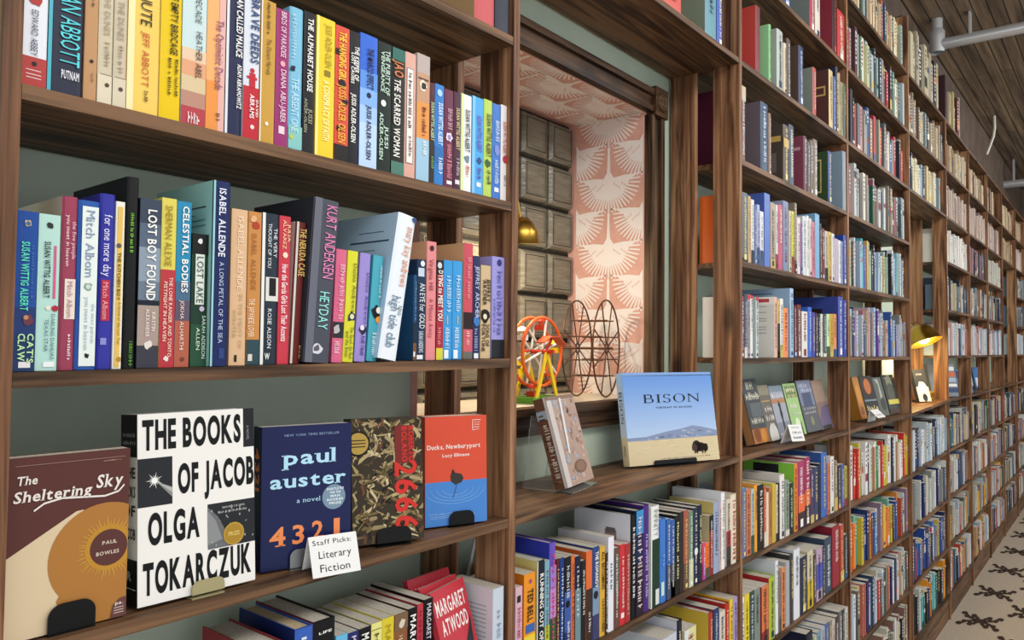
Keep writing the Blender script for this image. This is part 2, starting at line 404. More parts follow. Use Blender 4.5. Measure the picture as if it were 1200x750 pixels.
mb.box((WX0-.08, YW-.030, WZ1+.055), (TX-.02, YW-.018, WZ1+.075), WY)
mb.box((WX0-.08, YW-.026, WZ1), (TX-.02, YW-.018, WZ1+.016), WY)
mb.box((TX-.085, YW-.036, WZ1-.012), (TX, YW, WZ1+.085), WY)
mb.lathe((TX-.042, YW-.036, WZ1+.037), (0, -1, 0), [(.032, 0), (.03, .006), (.022, .006), (.018, .002), (.01, .008), (0.0005, .009)], WY, 20)
wpart(mb, 'head_trim')
mb = MB()
mb.box((WX1, YW-.018, WZ0), (TX-.012, YW, WZ1-.012), WYZ); mb.box((WX1+.004, YW-.027, WZ0), (WX1+.022, YW-.018, WZ1-.012), WYZ); mb.box((TX-.035, YW-.030, WZ0), (TX-.012, YW-.018, WZ1-.012), WYZ)
wpart(mb, 'jamb_trim')
mb = MB(); SILL = noisy('cream_sill_paint', '#e6d6b8', '#eedfc4', 20, .5)
mb.box((WX0-.02, YW, WZ0-.02), (WX1+.02, WY1+.06, WZ0-.0005), SILL)
mb.box((WX0-.1, YW-.045, WZ0-.022), (TX, YW, WZ0-.001), WY); mb.box((WX0-.08, YW-.022, WZ0-.075), (TX-.02, YW, WZ0-.022), WY); mb.box((WX0-.08, YW-.03, WZ0-.075), (TX-.02, YW-.022, WZ0-.06), WY)
wpart(mb, 'window_sill')

# ------------------------------------------------------------------ bookcases
GC = 'built-in bookcases along the wall'
ALL = ['Lm3','Lm2','Lm1','L0','L1','L2','L3','L4','L5','L6','L7']; WIN = ['Lm3','Lm2','Lm1','L3','L4','L5','L6','L7']
BAYS = [('A0','A1',ALL,'dark wood bookcase bay holding the staff picks display'), ('A1','M',WIN,'dark wood bookcase bay built around the crane papered window'),
        ('M','B1',ALL,'dark wood bookcase bay just past the window'), ('B1','B2',ALL,'dark wood bookcase bay between window bay neighbour and brass lamp'),
        ('B2','B3',WIN,'dark wood bookcase bay with the lit brass lamp'), ('B3','C1',ALL,'narrow bookcase bay right behind the lamp bay'),
        ('C1','C2',ALL,'narrow bookcase bay second beyond the lamp bay'), ('C2','C3',ALL,'narrow bookcase bay third beyond the lamp bay'),
        ('C3','D1',WIN,'bookcase bay around the far window opening'), ('D1','E1',ALL,'bookcase bay beyond the far window opening'), ('E1','E2',ALL,'last bookcase bay near the far end wall')]
for p0, p1, lv, lab in BAYS:
    x0 = XP[p0] + (0 if p0 == 'A0' else PT); x1 = XP[p1]; xm = (x0+x1)/2
    bc = thing('bookcase', (xm, (D+YB)/2, 0), lab, 'bookcase', GC)
    def part(mb, nm): return mb.build(nm, bc, bc.location)
    top = TOP if x1 < 5.2 else zpost(p1, 'Lm3')
    sides = [(x1, x1+PT)] + ([(x0-PT, x0)] if p0 == 'A0' else [])
    for a, b in sides:
        for ya, yb in ((D, D+.092), (YB-.092, YB)):
            mb = MB(); mb.box((a, ya, 0), (b, yb, top), WZ); part(mb, 'post')
    for l in lv:
        mb = MB(); za, zb = zpost(p0, l), zpost(p1, l); t = .018; e = .0008
        mb.hexa([(x0+e, D+.001, za-t), (x1-e, D+.001, zb-t), (x1-e, YB-.001, zb-t), (x0+e, YB-.001, za-t), (x0+e, D+.001, za), (x1-e, D+.001, zb), (x1-e, YB-.001, zb), (x0+e, YB-.001, za)], WX)
        part(mb, 'shelf_board')
    mb = MB(); zz = zpost(p0, 'L7')-.019; mb.box((x0+.001, D+.012, 0), (x1-.001, D+.03, zz), WX); part(mb, 'kick_board')

# ------------------------------------------------------------------ things in the window
LAMPL = bpy.data.lights.new('window_lamp', 'POINT')
def brass_lamp(loc, axis, r, label, power, color, arm, lampname):
    t = thing('wall_lamp', loc, label, 'lamp')
    mb = MB(); ax = Vector(axis).normalized(); c = Vector(loc)
    mb.lathe(c, ax, [(.004, -r*.75), (r*.35, -r*.72), (r*.62, -r*.5), (r*.86, -r*.1), (r, r*.45), (r*1.04, r*.47), (r*.98, r*.43), (r*.82, -r*.1), (r*.55, -r*.45), (r*.3, -r*.62), (.003, -r*.64)], BRASS, 32)
    mb.build('lamp_shade', t, loc)
    mb = MB(); mb.tube(arm, .006, BRASS, 10); mb.lathe(Vector(arm[-1]), Vector(arm[-1])-Vector(arm[-2]), [(.0005, -.012), (.028, -.012), (.03, -.004), (.03, .0)], BRASS, 20); mb.build('lamp_arm', t, loc)
    em = bpy.data.materials.new('lamp_bulb_glow'); em.use_nodes = True; b = em.node_tree.nodes['Principled BSDF']
    b.inputs['Emission Color'].default_value = color + (1,); b.inputs['Emission Strength'].default_value = 14; b.inputs['Base Color'].default_value = (1, .9, .7, 1)
    mb = MB(); bc_ = c + ax*(r*.12); prof = [(.0005, -.03*r/.06)] + [(r*.36*math.sin(a), -r*.36*math.cos(a)) for a in [math.pi*k/10 for k in range(1, 10)]] + [(.0005, r*.36)]
    mb.lathe(bc_, ax, prof, em, 18); mb.build('bulb', t, loc)
    l = bpy.data.lights.new(lampname, 'POINT'); l.energy = power; l.color = color; l.shadow_soft_size = .03
    o = bpy.data.objects.new(lampname, l); COL.objects.link(o); o.location = c + ax*(r*.62)
    return t
bpy.data.lights.remove(LAMPL)
c = onY(609, 273, 1.36)
brass_lamp(c, (.12, .12, -1), .062, 'brass lamp shade hanging in the window recess behind the shelf post', 7, (1, .86, .66),
           [c+Vector((0, 0, .045)), c+Vector((-.03, .0, .14)), c+Vector((-.05, .0, .25)), Vector((c.x-.05, c.y, WZ1-.001))], 'window_lamp_light')
# wire reel
def wire_reel():
    c1 = onY(677, 406, 1.37); ax = (R2*.92 - Vector((Fw.x, Fw.y, 0)).normalized()*.39); ax.z = 0; ax.normalize()
    rr = .152; gap = .096
    c1.z = WZ0 + rr + .004
    c2 = c1 + ax*gap; side = Vector((0, 0, 1)).cross(ax).normalized()
    t = thing('wire_reel', (c1.x, c1.y, WZ0), 'large rusty wire double wheel standing on the window sill', 'wire wheel')
    def pt(c, a, r): return c + side*math.cos(a)*r + Vector((0, 0, 1))*math.sin(a)*r
    for c in (c1, c2):
        mb = MB(); mb.tube([pt(c, 2*math.pi*i/40, rr) for i in range(40)], .0028, IRON, 6, True); mb.build('rim', t, t.location)
        mb = MB()
        mb.tube([pt(c, 2*math.pi*i/12, .016) for i in range(12)], .003, IRON, 6, True)
        for k in range(8):
            a = 2*math.pi*(k+.5)/8; mb.bar(pt(c, a, .014), pt(c, a, rr), .0022, IRON, 6)
        mb.build('spokes', t, t.location)
    mb = MB()
    for k in range(8):
        a = 2*math.pi*(k+.5)/8; q = rr*.62
        mb.bar(pt(c1, a, q)-ax*.012, pt(c2, a, q)+ax*.012, .0022, IRON, 6)
    mb.bar(c1-ax*.05, c2+ax*.02, .004, IRON, 8)
    mb.build('cross_rods', t, t.location)
wire_reel()
def ferris_wheel():
    c = onY(629, 412, 1.33); base = WZ0; ax = (R2*.80 + Vector((Fw.x, Fw.y, 0)).normalized()*-.60); ax.z = 0; ax.normalize()
    side = Vector((0, 0, 1)).cross(ax).normalized(); up = Vector((0, 0, 1))
    r = .098; c.z = base + .145
    t = thing('toy_ferris_wheel', (c.x, c.y, base), 'colourful tin toy ferris wheel on the window sill', 'toy')
    RED, YEL, GRN, WHT, ORG = mat('#c8402c', .35), mat('#e8c420', .35), mat('#5f9a34', .4), mat('#e8e4da', .4), mat('#d8622c', .35)
    def pt(a, rad, off=0): return c + side*math.cos(a)*rad + up*math.sin(a)*rad + ax*off
    g = c.copy(); g.z = base
    mb = MB(); s1, s2 = side*.085, ax*.05
    mb.hexa([g-s1-s2, g+s1-s2, g+s1+s2, g-s1+s2] + [p+up*.016 for p in (g-s1-s2, g+s1-s2, g+s1+s2, g-s1+s2)], GRN)
    pl = Plane(mb, g+s1-s2+up*.002, -side*.17, up*.012, -ax); 
    for k in range(6): pl.rect(.04+k*.16, .14+k*.16, .2, .8, YEL)
    mb.build('base', t, t.location)
    for s in (-1, 1):
        mb = MB()
        for q in (-1, 1):
            a = g + ax*(s*.036) + side*(q*.05) + up*.016; b = c + ax*(s*.036)
            w = side*.007; h = ax*.0025
            mb.hexa([a-w-h, a+w-h, a+w+h, a-w+h, b-w*.8-h, b+w*.8-h, b+w*.8+h, b-w*.8+h], YEL)
        mb.build('leg', t, t.location)
    for s in (-1, 1):
        mb = MB(); mb.tube([pt(2*math.pi*i/36, r, s*.02) for i in range(36)], .005, ORG, 8, True)
        for k in range(6):
            a = 2*math.pi*(k+.3)/6; mb.bar(pt(a, .008, s*.02), pt(a, r, s*.02), .0035, WHT, 6)
        mb.build('wheel_rim', t, t.location)
    mb = MB(); mb.bar(c-ax*.045, c+ax*.06, .006, RED, 10); mb.build('axle', t, t.location)
    for k in range(6):
        a = 2*math.pi*(k+.3)/6; p = pt(a, r) - up*.022; ma = (YEL, RED, WHT, YEL, RED, ORG)[k]
        mb = MB(); u, v = side*.013, ax*.013
        mb.hexa([p-u*.8-v-up*.012, p+u*.8-v-up*.012, p+u*.8+v-up*.012, p-u*.8+v-up*.012, p-u-v+up*.004, p+u-v+up*.004, p+u+v+up*.004, p-u+v+up*.004], ma)
        mb.bar(p-u+up*.004, pt(a, r), .0012, RED, 5); mb.bar(p+u+up*.004, pt(a, r), .0012, RED, 5)
        q = p+up*.018; mb.lathe(q, up, [(.017, -.004), (.012, .006), (.0005, .010)], ma, 10)
        mb.build('gondola', t, t.location)
    mb = MB(); q = c + ax*.05 + up*.02                         # bent tin propeller at the axle end
    pts = [(-.055, .004), (-.02, .022), (.02, .022), (.06, -.004)]
    for (a, b), (e, f) in zip(pts, pts[1:]):
        h = ax*.016; mb.hexa([q+side*a+up*b-h, q+side*e+up*f-h, q+side*e+up*f+h, q+side*a+up*b+h, q+side*a+up*(b+.003)-h, q+side*e+up*(f+.003)-h, q+side*e+up*(f+.003)+h, q+side*a+up*(b+.003)+h], mat('#cf5a38', .35))
    mb.bar(q-ax*.02-up*.02, q+up*.012, .004, RED, 8)
    mb.build('canopy', t, t.location)
ferris_wheel()

# ------------------------------------------------------------------ lamp, pipes and cables further along
c = onY(1081, 394, 1.06)
lb = brass_lamp(c, (-.12, -.38, -.9), .105, 'lit brass dome lamp clipped to the bookcase post further along', 17, (1, .70, .26),
           [c+Vector((.02, .05, .05)), c+Vector((.10, .09, .09)), Vector((c.x+.3, 1.15, c.z+.10)), Vector((c.x+.42, YW-.003, c.z+.10))], 'clip_lamp_light')
q = onY(1098, 53, 1.1); px_, pz = q.x, q.z
t = thing('conduit', (px_, 1.1, pz), 'silver metal conduit running out from the wall under the ceiling', 'pipe')
mb = MB(); mb.bar((px_, 1.1, pz), (px_+.15, -3.3, pz+.0), .042, STEEL, 14); mb.build('pipe', t, t.location)
mb = MB(); mb.bar((px_, 1.1, pz-.0), (px_, 1.1, CZ), .040, STEEL, 14); mb.lathe((px_, 1.1, pz), (0, 0, 1), [(.05, -.06), (.055, .06), (.055, .10), (.043, .12)], STEEL, 16); mb.build('riser', t, t.location)
q = onZ(1137, 45, pz)
for yy in (q.y, q.y-1.3, q.y-2.6):
    mb = MB(); xx = px_+.15*(1.1-yy)/4.4; mb.box((xx-.035, yy-.006, pz+.03), (xx+.035, yy+.006, CZ-.001), STEEL); mb.build('hanger_strap', t, t.location)
q = onZ(1188, 187, CZ); z1 = onX(1188, 215, q.x).z
mb = MB(); mb.bar((q.x, q.y+.25, z1), (q.x+.1, -2.5, z1), .05, STEEL, 12); mb.box((q.x-.03, q.y-.01, z1), (q.x+.03, q.y+.01, CZ-.001), STEEL); mb.box((q.x+.03, -1.51, z1), (q.x+.09, -1.49, CZ-.001), STEEL)
o = mb.build('conduit', org=(q.x, q.y, z1)); tag(o, 'distant silver conduit under the ceiling near the far bookcases', 'pipe')
mb = MB(); a = onZ(1165, 136, CZ)
mb.tube([a, onX(1165.5, 150, a.x), onX(1164, 160, a.x), onX(1160, 171, a.x), onX(1156, 181, a.x)], .014, mat('#d8d4ca', .4), 8); o = mb.build('hanging_cable', org=a); tag(o, 'pale cable dangling from the ceiling planks', 'cable')
mb = MB(); y = 1.16
pts = [onY(558, 628, y), onY(555, 640, y), onY(552, 655, y), onY(549, 672, y), onY(546, 690, y), onY(543, 720, y), onY(541, 760, y)]
b0 = zshelf('A0', 'A1', 'L4', 1.05)
pts = [p for p in pts if p.z > b0+.02] + [Vector((pts[-1].x, y, b0+.006))]
pts = [Vector((pts[0].x+.01, y+.04, HC-.3705-.008))] + pts
mb.tube(pts, .0045, mat('#e4e6e2', .4), 8); o = mb.build('power_cord', org=pts[0]); tag(o, 'white power cord hanging behind the staff picks shelf', 'cord')
# ------------------------------------------------------------------ books: builders
NAMES = [('white','#e8e8e8'),('cream','#e0d4b4'),('pale grey','#b8b8b4'),('grey','#808080'),('charcoal','#3c3c40'),('black','#161618'),('navy','#1e2a56'),('blue','#2f62b4'),('sky blue','#7db4e0'),
         ('pale blue','#aebfd6'),('teal','#3a94a0'),('dark green','#24402e'),('green','#5c9a50'),('pale green','#b4d8b0'),('lime','#b4c83c'),('yellow','#e6d030'),('mustard','#c09a3c'),('orange','#e07c34'),
         ('tan','#b48c5c'),('brown','#6a4630'),('dark brown','#3a2a24'),('red','#c03034'),('maroon','#7a2838'),('salmon','#d88878'),('pink','#d87898'),('magenta','#982a70'),('purple','#5a3a80'),('lilac','#a898c8'),('slate','#4a5868'),('taupe','#8a7868')]
def cname(h):
    def c(x): x = x.lstrip('#'); return [int(x[i:i+2], 16) for i in (0, 2, 4)]
    a = c(h)
    return min(NAMES, key=lambda n: sum(w*(p-q)**2 for w, p, q in zip((2, 4, 3), a, c(n[1]))))[0]
ORDN = 'first second third fourth fifth sixth seventh eighth ninth tenth eleventh twelfth thirteenth fourteenth fifteenth sixteenth seventeenth eighteenth nineteenth twentieth'.split()
def ordn(i):
    if i <= 20: return ORDN[i-1]
    if i in (30, 40): return {30: 'thirtieth', 40: 'fortieth'}[i]
    return {2: 'twenty', 3: 'thirty', 4: 'forty'}[i//10] + '-' + ORDN[i % 10-1]
USED = {}
def lum(h): h = h.lstrip('#'); return sum(int(h[i:i+2], 16)*w for i, w in ((0, .3), (2, .59), (4, .11)))
def contrast(h, rng):
    return rng.choice(['#f0ece0', '#f4f4f0', '#e8d890', '#d8e4f0'] if lum(h) < 130 else ['#2a2a30', '#3a2a24', '#8a2a2a', '#24345a'])
def cover_mesh(w, d, h, hard, col, left, t):
    """the bound cover: spine, front and back boards; the pages sit inside it"""
    mb = MB(); cm = mat(col); lm = mat(left) if left else cm
    b = min(.0028, w*.16) if hard else min(.0008, w*.1)
    sp = [(0, b), (w*.14, b*.25), (w*.36, 0), (w*.64, 0), (w*.86, b*.25), (w, b)]
    out = [(0, d)] + sp + [(w, d)]; inn = [(w-t, d), (w-t, b+t), (t, b+t), (t, d)]
    pr = out + inn; n = len(pr)
    vs = [(x, y, 0) for x, y in pr] + [(x, y, h) for x, y in pr]
    for i in range(n):
        j = (i+1) % n
        mb.add([vs[i], vs[j], vs[n+j], vs[n+i]], [(0, 1, 2, 3)], lm if i == 0 else cm, False)
    # end caps as quads: left board, spine, right board
    for z in (0, h):
        q = lambda *p: mb.add([(x, y, z) for x, y in p], [tuple(range(len(p)))], cm)
        q((0, d), (0, b), (t, b+t), (t, d)); q((w, b), (w, d), (w-t, d), (w-t, b+t)); q(*sp, (w-t, b+t), (t, b+t))
    return mb
def pages_into(mb, w, d, h, hard, t, pm):
    g = .003 if hard else .0003; b = min(.0028, w*.16) if hard else min(.0008, w*.1)
    mb.box((t+.0001, b+t+.0001, g), (w-t-.0001, d-(.004 if hard else .0004), h-g), pm)
def spine_book(rec):
    w, d, h, hard, col = rec['w'], rec['d'], rec['h'], rec['hard'], rec['col']
    t = min(.0024 if hard else .0009, w*.2)
    mb = cover_mesh(w, d, h, hard, col, rec.get('L'), t)
    M = rec['M']; Mi = M.inverted(); yf = rec['yf']
    pl = Plane(mb, (0, -.0001, 0), (1, 0, 0), (0, 0, 1), (0, -1, 0))
    def uv(px, py): q = Mi @ onY(px, py, yf); return q.x, q.z
    cl = lambda v, a, b: max(a, min(b, v))
    o = rec['o']; rng = random.Random(rec['seed'])
    e = .0004
    for bi, (ya, yb, c) in enumerate(o.get('b', [])):
        xm = rec['pxm']; v1 = uv(xm, ya)[1]; v0 = uv(xm, yb)[1]
        if min(h, v1) > max(0, v0): pl.rect(0, w, max(0, v0), min(h, v1), mat(c), 1+.1*bi)
    for xa, xb, c in o.get('v', []):
        ym = rec['pym']; pl.rect(cl(uv(xa, ym)[0], 0, w), cl(uv(xb, ym)[0], 0, w), 0, h, mat(c), 2)
    for ri, (xa, xb, ya, yb, c) in enumerate(o.get('r', [])):
        ym = (ya+yb)/2; u0, u1 = uv(xa, ym)[0], uv(xb, ym)[0]
        pl.rect(cl(u0, e, w-e), cl(u1, e, w-e), cl(uv((xa+xb)/2, yb)[1], 0, h), cl(uv((xa+xb)/2, ya)[1], 0, h), mat(c), 3+.3*ri)
    for ci, (x, y, r, c) in enumerate(o.get('c', [])):
        u, v = uv(x, y); rr = abs(uv(x+r, y)[0]-u); u = cl(u, rr*.6, w-rr*.6)
        N = 11; jg = [rng.uniform(.62, 1.12) if r > 3 else 1 for i in range(N)]; pl.poly([(cl(u+rr*jg[i]*math.cos(2*math.pi*i/N), e, w-e), cl(v+rr*jg[i]*math.sin(2*math.pi*i/N), 0, h)) for i in range(N)], mat(c), 4.2+.3*ci)
    for T in o.get('t', []):
        s, xa, xb, ya, yb, c = T[:6]; st = T[6] if len(T) > 6 else 'b'
        ym = (ya+yb)/2; u0, u1 = uv(xa, ym)[0], uv(xb, ym)[0]; xc = (xa+xb)/2
        v1, v0 = uv(xc, ya)[1], uv(xc, yb)[1]
        u0, u1 = max(u0, w*.07), min(u1, w*.93)
        if u1-u0 < w*.05: u0, u1 = w*.3, w*.7
        v1 = min(v1, h-.004)
        pl.text(s, u0, v1, v1-max(v0, .003), u1-u0, mat(c), 7.5, bold='b' in st, serif='s' in st, vert=True, rng=rng)
    for s, xa, xb, ya, yb, c in o.get('ht', []):
        u0, v0 = uv(xa, yb); u1, v1 = uv(xb, ya); u0, u1 = max(u0, w*.08), min(u1, w*.92)
        pl.text(s, u0, max(v0, .002), u1-u0, v1-v0, mat(c), 7.5, bold=True)
    if 't' not in o and w > .005 and rng.random() < .9:           # lettering too small to read in the photograph
        c = o.get('tc') or contrast(col, rng); a, b = rng.uniform(.88, .95), rng.uniform(.32, .5)
        pl.text('~%d' % rng.randint(9, 18), w*rng.uniform(.25, .35), h*a, h*(a-b), w*rng.uniform(.32, .45), mat(c), 5, vert=True, rng=rng)
        if rng.random() < .8: pl.text('~%d' % rng.randint(6, 12), w*.32, h*b*.98, h*(b-.14), w*.34, mat(c), 5, vert=True, rng=rng)
        if rng.random() < .5: pl.rect(w*.3, w*.7, h*.03, h*.03+w*.4, mat(c), 5)
        if 'plain' not in o and rng.random() < .35:
            c2 = rng.choice(['#c8b060', '#8a3038', '#31507c', '#d8d4c8', '#3a5a48', '#222228']); q = rng.uniform(.05, .3); pl.rect(0, w, 0, h*q, mat(c2), 1)
    for li, (u0, u1, v0, v1, c) in enumerate(o.get('Lr', [])):                    # marks on the visible left cover (fractions)
        p2 = Plane(mb, (0, 0, 0), (0, d, 0), (0, 0, h), (-1, 0, 0)); p2.rect(u0, u1, v0, v1, mat(c), 1+.4*li)
    pm = PAGEY if o.get('pg') == 'y' else PAGES
    nm = 'hardcover_book' if hard else 'paperback_book'
    if rec['parts']:
        root = bpy.data.objects.new(nm, None); COL.objects.link(root); root.empty_display_size = .03
        mb.build('cover', root); p = MB(); pages_into(p, w, d, h, hard, t, pm); p.build('page_block', root)
    else:
        pages_into(mb, w, d, h, hard, t, pm); root = mb.build(nm)
    root.matrix_world = M
    tag(root, rec['label'], 'book', rec['group'])
    return root
def row(p0, p1, lv, shelf, group, entries, parts=False, yo=.016, auto=False, seed=0):
    recs = []; last = -1e9
    for i, en in enumerate(entries):
        a, b, yt, col = en[:4]; look = en[4] if len(en) > 4 and en[4] else None; o = en[5] if len(en) > 5 else {}
        yf = D + o.get('y', yo); tilt = math.radians(o.get('tilt', 0))
        x = onY((a+b)/2, yt if yt > 0 else 60, yf).x; z0 = zshelf(p0, p1, lv, x) + .0006
        if 'px' in o: pxa, pxb, pym = o['px']                     # spine edges read at another height
        else:
            # row in the photograph halfway up the spine
            P = Vector((x, yf, z0)) - EYE; dd = P.dot(Fw); yb = 375 - FPX*P.dot(U2)/dd
            pym = (max(yt, 0)+yb)/2; pxa, pxb = a, b
        xa, xb = onY(pxa, pym, yf).x, onY(pxb, pym, yf).x
        if not tilt and 'free' not in o: xa = max(xa, last+.0003)
        w = max(xb-xa-.0002, .0035); z0 = zshelf(p0, p1, lv, xa+w/2) + .0008
        M = Matrix.Translation((xa, yf, z0 + (w*math.sin(tilt) if tilt > 0 else 0))) @ Matrix.Rotation(tilt, 4, 'Y')
        if yt <= 0: h = -yt
        else:
            q = M.inverted() @ onY((pxa+pxb)/2 + (o.get('dx', 0)), yt, yf); h = q.z
        hard = o.get('k', 'p') == 'h'
        d = min(o.get('d', h*.66 if h > .19 else h*.62), YB-.004-yf)
        recs.append(dict(x=xa, yfz=(yf, z0, tilt), w=w, d=d, h=h, hard=hard, col=col, L=o.get('L'), M=M, yf=yf, o=o, pxm=(pxa+pxb)/2, pym=pym, parts=parts, group=group, look=look, seed=seed*100+i))
        last = xa + w + (h*math.sin(tilt) if tilt > 0 and o.get('push') else 0)
    cap = XP[p1]-.0008
    for r in reversed(recs):                                     # keep the row between its posts
        yf, z0, tilt = r['yfz']
        if tilt: cap = r['x']-.0003; continue
        x1 = min(r['x']+r['w'], cap); x0 = min(r['x'], x1-.0036); x0 = max(x0, XP[p0] + (.0005 if p0 == 'A0' else PT+.0005)); r['w'] = x1-x0; cap = x0-.0002
        r['M'] = Matrix.Translation((x0, yf, z0))
    for i, r in enumerate(recs):
        nm = cname(r['col'])
        if r['look'] and auto: r['look'] = ' '.join(r['look'].split())
        if not r['look']:
            sz = 'slim ' if r['w'] < .013 else 'thick ' if r['w'] > .034 else 'tall ' if r['h'] > .245 else 'short ' if r['h'] < .185 else ''
            r['look'] = sz + nm + (' hardcover' if r['hard'] else ' paperback')
        r['cn'] = nm
    n = len(recs)
    for i, r in enumerate(recs):
        if auto:
            lab = f"{r['look']} book, {ordn(i+1)} along the {shelf}".replace('paperback book', 'paperback').replace('hardcover book', 'hardcover')
            if auto and len(lab.replace('-', ' ').split()) > 15: lab = lab.replace(' book,', ',').replace(' along the ', ' on ')
        else:
            L = recs[i-1]['cn'] if i else None; Rr = recs[i+1]['cn'] if i < n-1 else None
            if L and Rr: lab = f"{r['look']} between {L} and {Rr} ones, {shelf}"
            else: lab = f"{r['look']} at the {'start' if not L else 'end'} of the {shelf}"
            if lab in USED or len(lab.replace('-', ' ').split()) > 16: lab = f"{r['look']}, {ordn(i+1)} along {shelf}"
        USED[lab] = 1; r['label'] = lab
        spine_book(r)
WT = '#f2f2ee'
# ------------------------------------------------------------------ nearest bay, topmost shelf seen from below
row('A0', 'A1', 'L0', 'shelf cut off above', 'books on the topmost near shelf', [
    (557, 580, -.24, '#c2585c', 'salmon red hardcover with a tan side', dict(k='h', L='#b8946a', plain=1, t=[])),
    (581, 598, -.235, '#2a303e', 'dark navy hardcover beside the post', dict(k='h', plain=1, t=[]))], yo=.006)
